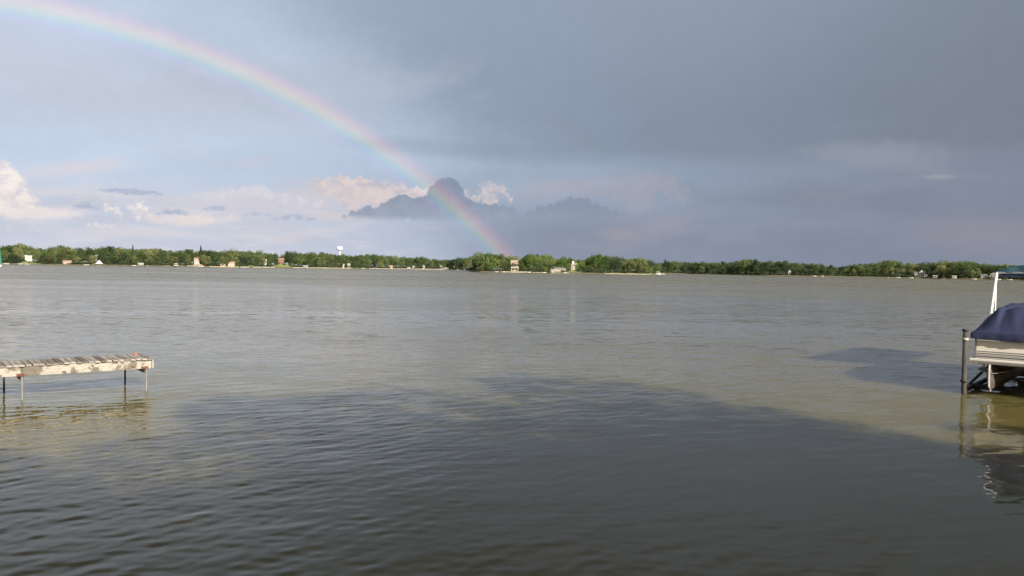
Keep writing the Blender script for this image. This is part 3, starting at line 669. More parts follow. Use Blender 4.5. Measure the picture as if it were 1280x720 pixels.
# ------------------------------------------------------------------ houses and waterfront of the far shore
def face_cam(p): return -math.atan2(p.x, p.y)
def house(name, px, base_y, wpx, hpx, roofpx, wallm, roofm, label, back=8, depth=8, hip=0, stories=1, nw=3, off=0.0, cat='house', parent_rot=0.0, gable_front=False, win=.46):
    back += 3; wpx *= .82; hpx *= .88
    d = shore_d(px) + back; p = at_dist(px, d); k_ = d / F
    zb = z_at(px, base_y, d); g0 = gz(p.x, p.y); w, h, rh = wpx * k_, hpx * k_, roofpx * k_
    t = empty(name, (p.x, p.y, min(zb, g0 + 6)), label, cat, rz=face_cam(p) + parent_rot)
    t.location.z = zb
    lo = min(0, g0 - zb) - 0.5
    MB().box((0, depth / 2, (h + lo) / 2), (w, depth, h - lo)).build('wall', wallm, t)
    ov = 0.35
    if gable_front:
        MB().poly([(-w / 2 - ov, -ov, h), (w / 2 + ov, -ov, h), (0, -ov, h + rh), (-w / 2 - ov, depth + ov, h), (w / 2 + ov, depth + ov, h), (0, depth + ov, h + rh)], [(0, 1, 2), (3, 5, 4), (0, 2, 5, 3), (1, 4, 5, 2), (0, 3, 4, 1)]).build('roof', roofm, t)
        MB().poly([(-w / 2 + .2, -ov - .05, h + .1), (w / 2 - .2, -ov - .05, h + .1), (0, -ov - .05, h + rh * .86)], [(0, 1, 2)]).build('gable', wallm, t)
    else:
        hh = w / 2 * (0.5 if hip else 0)
        MB().poly([(-w / 2 - ov, -ov, h), (w / 2 + ov, -ov, h), (w / 2 + ov, depth + ov, h), (-w / 2 - ov, depth + ov, h), (-w / 2 - ov + hh, depth / 2, h + rh), (w / 2 + ov - hh, depth / 2, h + rh)],
                  [(0, 1, 5, 4), (2, 3, 4, 5), (0, 4, 3), (1, 2, 5), (0, 3, 2, 1)]).build('roof', roofm, t)
    for s in range(stories):
        for i in range(nw):
            x = (-w / 2) + w * (i + .5) / nw; ww = min(w / nw * win, 1.7 if win < .5 else 2.2); sh = h / stories; z = sh * (s + .52)
            f = MB().box((x, -0.03, z), (ww + .2, .10, sh * .36 + .2)).build('window', M['white'] if wallm is not M['white'] else M['roof_pale'], t)
            MB().box((x, -0.09, z), (ww, .06, sh * .36)).build('pane', M['glass'], f)
    return t, w, h, d
house('cottage', 35.5, 325.0, 7.5, 4.2, 1.6, M['white'], M['roof_pale'], 'small white two storey cottage above a pale lawn near the left edge', back=12, stories=2, nw=3)
house('boathouse', 84, 328.6, 10, 2.0, 1.2, M['pink'], M['roof_pink'], 'low pinkish boathouse at the water between the cottage and white tent', back=4, nw=4, cat='boathouse')
house('cottage', 121, 322.0, 3, 2.2, 1.2, M['white'], M['roof_pale'], 'small white cottage half hidden above the white tent', back=14, nw=2)
house('house', 246, 327.5, 7, 3.8, 1.6, M['cream'], M['roof_tan'], 'cream house on the bare bluff beneath the tall dark conifer', back=7, stories=2, nw=3)
house('boathouse', 279, 331.0, 8, 2.4, 1.2, M['tan'], M['roof_tan'], 'low tan boathouse between two pale trees on the left far shore', back=4, nw=3, cat='boathouse')
house('cottage', 289, 330.5, 9, 2.8, 1.2, M['pink'], M['roof_tan'], 'long low pinkish cottage at the water left of the sloping lawn', back=4, nw=4)
house('cottage', 315.5, 327, 4.5, 2.8, 1.4, M['white'], M['roof_grey'], 'tiny white cottage under trees left of the brown house', back=9, nw=2)
house('cottage', 332, 328.0, 2.6, 3.2, 1.0, M['white'], M['roof_pale'], 'narrow white hut between the tiny white cottage and brown house', back=9, nw=1)
house('house', 351.5, 327.0, 8, 3.2, 1.4, M['brown'], M['roof_pink'], 'brown house at the top of the sloping lawn', back=14, nw=3)
house('cottage', 428, 334.0, 5, 3.0, 1.4, M['white'], M['roof_pale'], 'white cottage by the water just left under the water tower', back=6, nw=2)
house('cottage', 436, 333.5, 4, 3.4, 1.4, M['cream'], M['roof_pale'], 'pale cream cottage by the water just right of the water tower', back=6, nw=2)
house('cottage', 488, 335.0, 6.5, 2.6, 1.2, M['cream'], M['roof_tan'], 'cream cottage at the water midway between tower and wooded point', back=5, nw=3)
house('cottage', 517, 336.0, 3, 3.6, 1.2, M['white'], M['roof_pale'], 'white narrow cottage on the distant shore, left of its neighbour', back=6, nw=1)
house('cottage', 529, 335.0, 4.5, 3.2, 1.6, M['white'], M['roof_grey'], 'white gabled cottage with a dark roof on the distant shore', back=6, nw=2, gable_front=True)
house('house', 550, 335.5, 7, 2.6, 2.2, M['grey'], M['roof_grey'], 'grey house with a broad grey roof on the distant shore', back=7, nw=3, gable_front=True)
# pink house on the point
t, w, h, d = house('house', 643.5, 338.2, 11.5, 9.6, 4.6, M['cream_pale'], M['roof_rose'], 'pink and cream three storey house with tan peaked roof on the wooded point', back=6, stories=3, nw=3, depth=9, win=.6)
MB().poly([(-.5, 1.5, h), (w / 2 + 1.6, 1.5, h), (w / 2 + 1.6, 9, h), (-.5, 9, h), (w * .45, 5, h + 5.0 * d / F)], [(0, 1, 4), (1, 2, 4), (2, 3, 4), (3, 0, 4)]).build('upper_roof', M['roof_rose'], t)
MB().box((0, -1.2, h * .36), (w * 1.02, 2.2, .2)).build('balcony', M['cream'], t)
for sx in (-.45, 0, .45): MB().box((sx * w, -2.0, h * .17), (.25, .25, h * .34)).build('column', M['cream'], t)
MB().box((0, -2.35, h * .36 + .6), (w * 1.02, .08, 1.0)).build('railing', M['cream'], t)
house('house', 700, 338.0, 18, 2.9, 1.6, M['cream'], M['roof_grey'], 'long low house with a grey roof between the two point houses', back=9, nw=6, depth=9)
t, w, h, d = house('house', 717.5, 336.5, 8.5, 6.0, 2.4, M['cream'], M['roof_tan'], 'cream house with a tall chimney tower behind the low terrace', back=14, stories=2, nw=2, depth=8)
MB().box((-.8, 2, h + 2.2 * d / F), (1.8, 1.8, 5.2 * d / F)).build('tower', M['white'], t)
MB().poly([(w * .05, -.8, h), (w * .62, -.8, h), (w * .34, -.8, h + 3.2 * d / F), (w * .05, 5, h), (w * .62, 5, h), (w * .34, 5, h + 3.2 * d / F)], [(0, 1, 2), (3, 5, 4), (0, 2, 5, 3), (1, 4, 5, 2)]).build('gable', M['cream'], t)
house('cottage', 987, 342.5, 3.2, 3.2, 1.8, M['white'], M['roof_pale'], 'tiny white gabled cottage on the shaded far shore', back=6, nw=1, gable_front=True)
house('cottage', 1115, 341.0, 3.2, 3.2, 1.2, M['white'], M['roof_grey'], 'small bluish white cottage half hidden left of the grey gabled house', back=12, nw=2, stories=2)
t, w, h, d = house('house', 1151, 346.0, 15, 5.2, 1.6, M['grey'], M['roof_grey'], 'grey two storey house with a white gable on the right far shore', back=7, stories=2, nw=5, depth=8)
MB().poly([(-w * .16, -1.0, h * .98), (w * .30, -1.0, h * .98), (w * .07, -1.0, h + 3.2 * d / F), (-w * .16, 5, h * .98), (w * .30, 5, h * .98), (w * .07, 5, h + 3.2 * d / F)], [(0, 1, 2), (3, 5, 4), (0, 2, 5, 3), (1, 4, 5, 2)]).build('gable', M['white'], t)
MB().box((0, -1.5, h * .48), (w * .9, 2.2, .2)).build('balcony', M['white'], t)
for i in range(5): MB().box(((i - 2) * w * .21, -2.3, h * .24), (.22, .22, h * .48)).build('column', M['white'], t)
house('cottage', 1230, 347.2, 7, 2.4, 1.6, M['white'], M['roof_grey'], 'white cottage on the right far shore, left of its cream neighbour', back=6, nw=3)
house('cottage', 1242, 347.2, 8, 4.2, 1.8, M['cream'], M['roof_pale'], 'cream gabled cottage seen beside the blue boat canopy', back=8, nw=2, gable_front=True)
house('cottage', 1272, 348.5, 7, 2.6, 1.4, M['tan'], M['roof_tan'], 'tan cottage seen beneath the blue boat canopy', back=5, nw=2)

# water tower
d = 1500; p = at_dist(424.5, d); k_ = d / F; t = empty('water_tower', (p.x, p.y, gz(p.x, p.y)), 'white spheroid water tower rising above the far trees', 'water tower')
zc = z_at(424.5, 310.3, d) - t.location.z; rr = 3.9 * k_; rings = []
for i in range(13):
    a = -math.pi / 2 + math.pi * i / 12; rr_ = max(0.05, rr * math.cos(a)) * (1 if a > 0 else 1); zz_ = math.sin(a) * rr * (.62 if a > 0 else .85)
    rings.append([(rr_ * math.cos(2 * math.pi * j / 20), rr_ * math.sin(2 * math.pi * j / 20), zc + zz_) for j in range(20)])
MB().loft(rings).build('tank', M['steel'], t, True)
MB().tube((0, 0, 0), (0, 0, zc - rr * .7), rr * .20, rr * .15, 14).build('stem', M['steel'], t, True)
MB().tube((0, 0, 0), (0, 0, 3), rr * .5, rr * .28, 14).build('base', M['steel'], t, True)

# lawns and bare banks (sheets laid on the slope)
def slope_patch(px0, px1, b0, b1, m, name, lift=0.12):
    V, Fc = [], []; nx, ny = 16, 8
    for i in range(nx + 1):
        for j in range(ny + 1):
            px_ = px0 + (px1 - px0) * i / nx; d_ = shore_d(px_) + b0 + (b1 - b0) * j / ny; q = at_dist(px_, d_)
            V.append((q.x, q.y, gz(q.x, q.y) + lift))
    for i in range(nx):
        for j in range(ny): a = i * (ny + 1) + j; Fc.append((a, a + ny + 1, a + ny + 2, a + 1))
    o = link(bpy.data.objects.new(name, quick_mesh(name, V, Fc, m, True))); tag(o, kind='structure')
for a_, b_ in ((28, 46), (346, 374), (686, 730), (1136, 1162)): slope_patch(a_, b_, 3.5, 26, M['lawn'], 'lawn')
for a_, b_ in ((205, 213), (221, 230), (234, 256)): slope_patch(a_, b_, 1.2, 22, M['tan'], 'bare_bank')

# sea walls of stone along parts of the waterline
def sea_wall(px0, px1, h, m, label):
    p0, p1 = at_dist(px0, shore_d(px0) + .2), at_dist(px1, shore_d(px1) + .2); L = (p1 - p0).length
    t = empty('sea_wall', ((p0.x + p1.x) / 2, (p0.y + p1.y) / 2, 0), label, 'sea wall', rz=math.atan2(p1.y - p0.y, p1.x - p0.x))
    n = 24; mb = MB()
    for i in range(n + 1):
        pp = at_dist(px0 + (px1 - px0) * i / n, shore_d(px0 + (px1 - px0) * i / n) + .2)
        lp = Matrix.Rotation(-t.rotation_euler.z, 4, 'Z') @ (pp - Vector(t.location)); hh = h * rnd.uniform(.85, 1.1)
        for q in ((0, -.4), (0, hh), (.8, hh + .02), (.8, -.4)): mb.v.append((lp.x, lp.y + q[0], q[1]))
    for i in range(n):
        for j in range(3): a = i * 4 + j; mb.f.append((a, a + 4, a + 5, a + 1))
    mb.build('wall', m, t)
sea_wall(756, 815, 0.55, mat('pale_stone', (0.36, 0.33, 0.24), .9, var=.3, scale=1), 'long pale stone sea wall along the right half of the wooded point')
sea_wall(632, 664, 0.9, M['cream'], 'cream sea wall in front of the pink house')
sea_wall(666, 712, 0.5, M['tan'], 'low tan sea wall before the long low house')
sea_wall(262, 312, 0.8, M['tan'], 'tan sea wall right of the cream bluff house')
sea_wall(316, 344, 0.9, M['cream'], 'cream sea wall below the narrow white hut')
sea_wall(366, 440, 0.8, M['cream'], 'cream sea wall below the water tower')
sea_wall(462, 580, 0.9, M['cream'], 'long cream sea wall along the distant shore')

# small boats, lifts and rafts at the far waterline
def hull(mb, L, W, H, z0=0.0):
    rings = []
    for i in range(9):
        s = i / 8; w = W / 2 * (1 - max(0, (s - .45) / .55) ** 2.2) + .02; k2 = z0 + H * (1 + .35 * s * s); x = -L / 2 + L * s
        rings.append([(x, -w, k2), (x, -w * .8, z0 + .1 * H), (x, 0, z0 - .05 + .5 * H * max(0, s - .7)), (x, w * .8, z0 + .1 * H), (x, w, k2)])
    mb.loft(rings); return mb
def far_boat(px, label, L=6, m='white', out=1.5, kind='runabout'):
    if kind == 'runabout': L *= .8
    d_ = shore_d(px) - out; p_ = at_dist(px, d_); t = empty('motor_boat' if kind == 'runabout' else 'pontoon_boat', (p_.x, p_.y, 0), label, 'boat', 'small boats moored along the far shore', face_cam(p_) + rnd.uniform(-.3, .3))
    if kind == 'runabout':
        hull(MB(), L, 2.0, .6).build('hull', M[m], t, True); MB().box((.2, 0, .82), (1.2, 1.5, .42)).build('windshield', M['glass'], t); MB().box((-L / 2 - .2, 0, .8), (.4, .5, 1.0)).build('outboard_motor', M['roof_grey'], t)
    else:
        for sy in (-.9, .9): MB().tube((-L / 2, sy, .2), (L / 2, sy, .2), .3).build('pontoon', M['steel'], t, True)
        MB().box((0, 0, .65), (L, 2.5, .2)).build('deck', M['white'], t)
        for sy in (-1.2, 1.2): MB().box((0, sy, 1.1), (L * .94, .06, .7)).build('fence_panel', M[m], t)
        MB().box((-.3, 0, 2.6), (L * .6, 2.4, .14)).build('canopy', M['white'], t)
        for sx in (-.3, .25):
            for sy in (-1.15, 1.15): MB().tube((sx * L, sy, .75), (sx * L, sy, 2.55), .03, n=6).build('canopy_post', M['steel'], t)
def far_lift(px, label, L=6.5, m='white', out=2.0):
    L *= .8
    d_ = shore_d(px) - out; p_ = at_dist(px, d_); t = empty('boat_lift', (p_.x, p_.y, 0), label, 'boat lift', 'covered boat lifts along the far shore', face_cam(p_))
    for sx in (-.45, .45):
        for sy in (-1.3, 1.3): MB().tube((sx * L, sy, -1.0), (sx * L, sy, 2.6), .06, n=6).build('post', M['steel'], t)
    MB().poly([(-L / 2, -1.5, 2.3), (L / 2, -1.5, 2.3), (L / 2, -1.5, 2.7), (-L / 2, -1.5, 2.7), (-L / 2, 1.5, 2.3), (L / 2, 1.5, 2.3), (L / 2, 1.5, 2.7), (-L / 2, 1.5, 2.7), (-L / 2 + .3, 0, 3.1), (L / 2 - .3, 0, 3.1)],
              [(0, 1, 2, 3), (4, 7, 6, 5), (3, 2, 9, 8), (7, 8, 9, 6), (0, 3, 8, 7, 4), (1, 5, 6, 9, 2)]).build('canopy', M[m], t)
    hull(MB(), L * .8, 2.0, .8, .6).build('hull', M['white'], t, True)
far_boat(8, 'white boat moored by the shore at the far left edge', 5.5)
far_boat(26, 'white motor boat moored just left below the white cottage', 5)
far_boat(34, 'white motor boat moored directly below the white cottage', 5.5)
far_boat(108, 'white boat moored left of the white tent', 6)
far_lift(176, 'white covered boat lift midway along the left far shore', 6.5)
far_boat(168, 'low white boat beside the left covered boat lift', 5)
far_lift(220, 'pinkish boat lift left of the bluff house', 5, 'pink')
far_boat(251, 'white boat moored right of the cream bluff house', 6)
far_boat(304, 'white boat moored right of the long pinkish cottage', 7)
far_lift(382, 'white covered boat lift right below the sloping lawn', 7)
far_boat(371, 'white boat moored at the foot of the sloping lawn', 5)
far_boat(406, 'white boat moored left of the water tower', 6)
far_boat(454, 'white boat moored right of the water tower', 6)
far_boat(470, 'white boat moored below the pale round tree', 6)
far_lift(511, 'white boat lift left of the narrow distant cottage', 6)
far_boat(533, 'white boat moored before the white gabled cottage', 6)
far_lift(558, 'large white covered boat lift right of the grey house', 11)
far_boat(552, 'white boat moored left of the large covered lift', 8)
far_boat(574, 'white boat moored farthest right on the distant shore', 9)
far_boat(583.5, 'small white boat off the gap left of the wooded point', 9)
far_boat(591, 'white boat at the left tip of the wooded point', 4)
far_boat(621, 'white boat moored left of the cream sea wall', 3.5)
far_boat(629, 'white boat moored against the cream sea wall', 4.5)
far_boat(661, 'white boat moored between the pink house and green shrub', 3.5)
far_boat(680, 'white boat moored below the bright green shrub', 3.5)
far_lift(690.5, 'white boat lift at the left end of the low house', 3.2)
far_boat(706, 'white boat moored under the right of the low house', 4)
far_boat(821, 'large white pontoon boat with roof off the right tip of the wooded point', 7.5, kind='pontoon', out=70)
far_boat(828, 'small white boat behind the large pontoon boat off the point', 5, out=330)
far_boat(1018, 'white motor boat moored on the shaded far shore', 5)
far_boat(1028, 'small pale boat moored right of the shaded shore boat', 4)
far_boat(1122, 'low white boat moored left of the grey gabled house', 5.5)
far_boat(1139, 'low white boat moored just left of the grey gabled house', 5)
far_lift(1169, 'white boat lift just right of the grey gabled house', 5)
far_lift(1193, 'pale boat lift below the low olive tree', 5)
far_boat(1218, 'white boat moored left of the right cottages', 4.5)
far_boat(1248, 'white boat moored in front of the cream gabled cottage', 5)
far_boat(1262, 'low white boat seen just under the blue boat canopy', 5)
# white tent by the water
d_ = shore_d(124) + 4; p_ = at_dist(124, d_); t = empty('tent', (p_.x, p_.y, gz(p_.x, p_.y)), 'white peaked tent at the water on the left far shore', 'tent', rz=face_cam(p_))
MB().poly([(-3.4, -3, 0), (3.4, -3, 0), (3.4, 3, 0), (-3.4, 3, 0), (0, 0, 3.8)], [(0, 1, 4), (1, 2, 4), (2, 3, 4), (3, 0, 4)]).build('cloth', M['white'], t)
# far docks
for px_, lab in ((40, 'pale dock reaching out below the white cottage'), (182, 'pale dock beside the left covered boat lift'), (300, 'pale dock left of the tiny white cottage'), (440, 'pale dock right under the water tower'), (544, 'pale dock below the grey distant house'), (1110, 'pale dock left of the grey gabled house'), (1180, 'pale dock right of the grey gabled house')):
    d_ = shore_d(px_) - 5; p_ = at_dist(px_, d_); t = empty('far_dock', (p_.x, p_.y, 0), lab, 'dock', 'small docks on the far shore', face_cam(p_) + rnd.uniform(-.4, .4))
    MB().box((0, 0, .55), (1.4, 11, .18)).build('deck', M['cream'], t)
    for sx in (-.6, .6):
        for yy in (-5, -1.5, 2, 5): MB().tube((sx, yy, -1), (sx, yy, .46), .06, n=6).build('post', M['steel'], t)

exec_near = True
# ------------------------------------------------------------------ wooden dock on the left
def peel(name, paint_c, under, thr=0.5, sc=1.6, dark=(0.06, 0.045, 0.035), st=(1, 1, 1)):
    m = bpy.data.materials.new(name); m.use_nodes = True; g = G(m.node_tree); b = m.node_tree.nodes['Principled BSDF']
    tc = g.mapping(g.n('ShaderNodeTexCoord').outputs['Object'], scale=st)
    n1 = g.noise(tc, sc, 6, 0.65); n2 = g.noise(tc, sc * 3.1, 5, 0.65); gr = g.noise(g.mapping(tc, scale=(1, 8, 8)), 5, 4, .6)
    c = g.mix(g.ss(n1, thr, thr + .06), paint_c, under)
    c = g.mix(g.mul(g.ss(n2, .58, .66), .8), c, dark)
    c = g.mix(1.0, c, g.ramp(gr, [(.3, .8), (.7, 1.15)]), 'MULTIPLY')
    g.put(b.inputs['Base Color'], c); b.inputs['Roughness'].default_value = .8
    bp = g.n('ShaderNodeBump'); bp.inputs['Strength'].default_value = .4; bp.inputs['Distance'].default_value = .01
    g.put(bp.inputs['Height'], g.add(gr, n1)); g.put(b.inputs['Normal'], bp.outputs[0]); return m
M['board'] = peel('peeling_cream_paint', (0.36, 0.34, 0.295), (0.15, 0.13, 0.105), .49, 2.2)
M['rust'] = mat('rust', (0.15, 0.065, 0.042), .9, var=.4, scale=12, bump=.5, bscale=40)
M['plank'] = []
for i, c in enumerate(((0.20, 0.18, 0.16), (0.27, 0.245, 0.22), (0.13, 0.115, 0.10), (0.34, 0.315, 0.285))):
    M['plank'].append(peel('weathered_plank_%d' % i, c, tuple(v * .6 for v in c), .55, 3.0, tuple(v * .4 for v in c), (1, 1, 1)))
M['pipe'] = mat('galvanised_pipe', (0.21, 0.20, 0.19), .5, .2, var=.2, scale=8)
M['pipe_shaded'] = mat('shaded_pipe', (0.07, 0.07, 0.065), .6, .1, var=.3, scale=8)  # darker copy of the pipe: far-side shade put into the colour
ZD = 0.76
p_fr = on_plane(190, 447.5, ZD); p_fl = on_plane(-4, 457.8, ZD)
dv = (p_fr - p_fl); dv.z = 0; dv.normalize(); nv_ = Vector((-dv.y, dv.x, 0))
ang = math.atan2(dv.y, dv.x)
dock = empty('wooden_dock', (p_fr.x, p_fr.y, 0), 'weathered wooden dock with peeling cream side board on pipe legs', 'dock', rz=ang)
DW, DL = 1.0, 12.5          # local x runs back towards the bank (negative), y to the far side
n = int(DL / 0.122)
pm = [MB().box((0, 0, 0), (.104, DW + .06, .034)).mesh('plank', m_) for m_ in M['plank']]
for i in range(n):
    o = bpy.data.objects.new('plank', rnd.choice(pm)); link(o, dock)
    o.location = (-.055 - i * .122 + rnd.uniform(-.006, .006), DW / 2 + rnd.uniform(-.025, .025), ZD - .018 + rnd.uniform(-.004, .007)); o.rotation_euler = (rnd.uniform(-.004, .004), rnd.uniform(-.03, .03), rnd.uniform(-.02, .02))
seams = [0, -2.62, -5.3, -8.0, -10.6, -12.5]
for yy in (0.035, DW - .035):
    for a_, b_ in zip(seams[:-1], seams[1:]):
        MB().box(((a_ + b_) / 2, yy, ZD - .036 - .108), (abs(b_ - a_) - .012, .045, .205)).build('side_board', M['board'], dock, bevel=.006)
MB().box((.018, DW / 2, ZD - .036 - .108), (.036, DW + .03, .2)).build('end_board', M['board'], dock, bevel=.006)
for xx in (-.13, -2.62, -5.3, -8.0, -10.6):
    MB().box((xx, DW / 2, ZD - .30), (.07, DW - .1, .09)).build('cross_beam', M['pipe_shaded'], dock)
    for yy, m_, off in ((-.03, M['pipe'], 0), (DW + .03, M['pipe_shaded'], -.24)):
        MB().tube((xx + off, yy, -1.6), (xx + off, yy, ZD - .05 if yy > 0 else ZD - .25), .021, n=12).build('post', m_, dock, True)
        MB().box((xx - .03 + off, yy + (.012 if yy < 0 else -.012), ZD - .215), (.15, .022, .06)).build('bracket', M['rust'], dock, bevel=.004)
o = MB().box((-.42, -.008, ZD - .19), (.05, .02, .03)).build('bolt', M['rust'], dock)
# small red marker on the outer far corner
mk_ = empty('red_marker', (dock.matrix_basis @ Vector((-.16, DW - .12, ZD))).to_tuple(), 'small red knob standing on the outer end of the wooden dock', 'marker')
MB().tube((0, 0, 0), (0, 0, .03), .055, .05, 12).tube((0, 0, .03), (0, 0, .05), .035, .02, 12).build('knob', mat('red_plastic', (0.42, 0.12, 0.11), .6), mk_, True)

# green boat canopy just entering at the left edge
gcv = mat('green_canvas', (0.012, 0.14, 0.085), .7, var=.1, bump=.2)
pc = at_dist(2.4, 34); t = empty('boat_canopy', (pc.x, pc.y, 0), 'green canvas boat canopy cut off by the left edge', 'boat canopy', rz=face_cam(pc))
zt, zb_ = z_at(2, 308.5, 34), z_at(2, 331, 34)
MB().poly([(0, 0, zb_), (0, 2.8, zb_), (-5, 2.8, zb_), (-5, 0, zb_), (-.06, .25, zt), (-.06, 2.5, zt), (-5, 2.5, zt), (-5, .25, zt)], [(0, 1, 5, 4), (1, 2, 6, 5), (2, 3, 7, 6), (3, 0, 4, 7), (4, 5, 6, 7)]).build('canvas', gcv, t)
MB().tube((-.02, 0, zb_ - .02), (-.02, 2.8, zb_ - .02), .022, n=8).tube((-.02, .02, zb_ - .02), (-1.1, .02, zb_ - .95), .025, n=8).build('frame', M['steel'], t, True)
for x_ in (-.9, -4.6):
    for y_ in (.15, 2.6): MB().tube((x_, y_, -1.5), (x_, y_, zb_), .035, n=8).build('post', M['steel'], t, True)

# ------------------------------------------------------------------ pontoon boat on its lift, right
A0 = on_plane(1216.5, 452.5, 0.82)
brz = R(-41)
M['alu'] = mat('brushed_aluminium', (0.40, 0.385, 0.36), .42, .7, var=.18, scale=5)
M['pontoon'] = mat('shaded_pontoon', (0.17, 0.155, 0.135), .5, .35, var=.4, scale=3)  # metal darkened: the shade under the boat is put into its colour
M['alu_dull'] = mat('dull_aluminium', (0.42, 0.40, 0.37), .55, .5, var=.3, scale=5)
M['panel'] = mat('cream_panel', (0.80, 0.76, 0.68), .35, var=.03)
M['stripe'] = mat('grey_stripe', (0.10, 0.10, 0.12), .4)
M['trim'] = mat('white_trim', (0.72, 0.70, 0.66), .35, var=.05)
M['darksteel'] = mat('dark_lift_steel', (0.045, 0.04, 0.036), .7, .2, var=.4, scale=6)
M['woodpost'] = mat('weathered_post', (0.060, 0.056, 0.050), .85, var=.4, scale=6, bump=.6, bscale=30, stretch=(1, 1, .25))
cvm = bpy.data.materials.new('navy_canvas'); cvm.use_nodes = True; g = G(cvm.node_tree); b = cvm.node_tree.nodes['Principled BSDF']
tc = g.n('ShaderNodeTexCoord').outputs['Object']
g.put(b.inputs['Base Color'], g.mix(g.noise(tc, 2.5, 5, .6), (0.022, 0.028, 0.070), (0.042, 0.050, 0.110)))
b.inputs['Roughness'].default_value = .62; b.inputs['Specular IOR Level'].default_value = .25
bp = g.n('ShaderNodeBump'); bp.inputs['Strength'].default_value = .35; bp.inputs['Distance'].default_value = .02
g.put(bp.inputs['Height'], g.add(g.noise(g.mapping(tc, scale=(1, .35, 1)), 6, 4, .6), g.mul(g.noise(tc, 120, 2), .1))); g.put(b.inputs['Normal'], bp.outputs[0])

boat = empty('pontoon_boat', (A0.x, A0.y, 0), 'cream pontoon boat under a navy cover, raised on its lift', 'boat', rz=brz)
BW, BL = 2.5, 6.6
ZK = 0.82                                              # underside of the deck edge
mb = MB().box((BW / 2 - .04, BL / 2, ZK + .05), (BW + .1, BL, .10)); mb.build('deck', M['trim'], boat, bevel=.012)
MB().box((BW / 2, -.012, ZK + .015), (BW + .05, .03, .07)).build('deck_trim', M['alu'], boat, bevel=.006)
zf0, zf1 = ZK + .11, ZK + .66
def fence(x0, x1, y0, y1):
    horiz = abs(x1 - x0) > abs(y1 - y0); c = ((x0 + x1) / 2, (y0 + y1) / 2)
    L = max(abs(x1 - x0), abs(y1 - y0)); th_ = .04
    d3 = (L, th_, zf1 - zf0) if horiz else (th_, L, zf1 - zf0)
    f = MB().box((*c, (zf0 + zf1) / 2), d3).build('fence_panel', M['panel'], boat, bevel=.012)
    sgn = -1 if (horiz and y0 < 1) or (not horiz and x0 < 1) else 1
    o_ = sgn * (th_ / 2 + .003)
    for zz_, hh in ((zf0 + .175, .016), (zf0 + .125, .020), (zf0 + .085, .010), (zf0 + .045, .030)):
        cc = (c[0], c[1] + o_, zz_) if horiz else (c[0] + o_, c[1], zz_)
        MB().box(cc, (L - .03, .006, hh) if horiz else (.006, L - .03, hh)).build('stripe', M['stripe'], f)
    for zz_ in (zf0 - .02, zf1 + .005):
        MB().box((*c, zz_), ((L, th_ + .02, .035) if horiz else (th_ + .02, L, .035))).build('rail', M['alu'], f, bevel=.008)
    for e_ in (-1, 1):
        cc = (c[0] + e_ * (L / 2 - .012), c[1]) if horiz else (c[0], c[1] + e_ * (L / 2 - .012))
        MB().box((*cc, (zf0 + zf1) / 2), (.045, .055, zf1 - zf0 + .02)).build('rail_post', M['alu'], f, bevel=.008)
fence(.03, 1.24, .05, .05); fence(1.74, 2.47, .05, .05); fence(.05, .05, .09, 6.3); fence(BW - .05, BW - .05, .09, 3.0); fence(BW - .05, BW - .05, 3.6, 6.3); fence(.08, BW - .08, 6.33, 6.33)
# navy gate cloth hanging in the bow gateway
V = []; 
for i in range(9):
    for z_ in (ZK + .08, zf1 + .02): V.append((1.27 + .44 * i / 8, -.01 - .02 * math.sin(i * 1.9), z_))
MB().poly(V, [(2 * i, 2 * i + 2, 2 * i + 3, 2 * i + 1) for i in range(8)]).build('gate_cloth', cvm, boat, True)
# cover
nx, ny = 56, 110; V, Fc = [], []; zc0 = zf1 + .10
def cov(u, v):
    x = -.06 + (BW + .12) * u; y = -.07 + 6.5 * v
    ex = min(x + .06, BW + .06 - x) / (BW / 2 + .06); ey = min((y + .07) / 2.0, (6.43 - y) / 1.5, 1.0)
    rise = .64 * min(1, 2.6 * ex) ** .85 * min(1, 3.2 * ey) ** .85
    if y + .07 < .16: rise *= .5 + .5 * (y + .07) / .16
    an = math.atan2(y - 2.6, (x - BW / 2) * 1.2)
    wr_ = (.085 * (abs(math.sin(an * 10 + .6 * math.sin(y * 2.2))) ** .6 - .6) + .008 * math.sin(an * 31 + y)) * min(1, rise * 3) + .006 * math.sin(x * 23 + y * 7) * min(1, rise * 5)
    sag = -.03 * math.sin(math.pi * min(1, ex)) * math.sin(y * 2.2) * (rise > .1)
    return (x, y, zc0 + rise + wr_ + sag)
for i in range(nx + 1):
    for j in range(ny + 1): V.append(cov(i / nx, j / ny))
for i in range(nx):
    for j in range(ny): a = i * (ny + 1) + j; Fc.append((a, a + ny + 1, a + ny + 2, a + 1))
per = [(i, 0) for i in range(nx + 1)] + [(nx, j) for j in range(1, ny + 1)] + [(i, ny) for i in range(nx - 1, -1, -1)] + [(0, j) for j in range(ny - 1, 0, -1)]
SK = []; SF = []
for q, (i, j) in enumerate(per):
    x, y, z = V[i * (ny + 1) + j]; ddx, ddy = (0, -1) if j == 0 else (0, 1) if j == ny else (-1, 0) if i == 0 else (1, 0)
    w_ = .004 * math.sin(q * .9) + .004 * math.sin(q * .37)
    SK += [(x + ddx * .004, y + ddy * .004, z - .004), (x + ddx * (.016 + w_), y + ddy * (.016 + w_), zc0 - .085 + .004 * math.sin(q * .5)), (x + ddx * (.0 + w_ * 1.6), y + ddy * (.0 + w_ * 1.6), zc0 - .185 + .010 * math.sin(q * .23))]
for q, (i, j) in enumerate(per):
    r_ = (q + 1) % len(per); SF += [(3 * q, 3 * q + 1, 3 * r_ + 1, 3 * r_), (3 * q + 1, 3 * q + 2, 3 * r_ + 2, 3 * r_ + 1)]
cover = MB().poly(V, Fc).build('cover', cvm, boat, True)
MB().poly(SK, SF).build('skirt', cvm, cover, True)
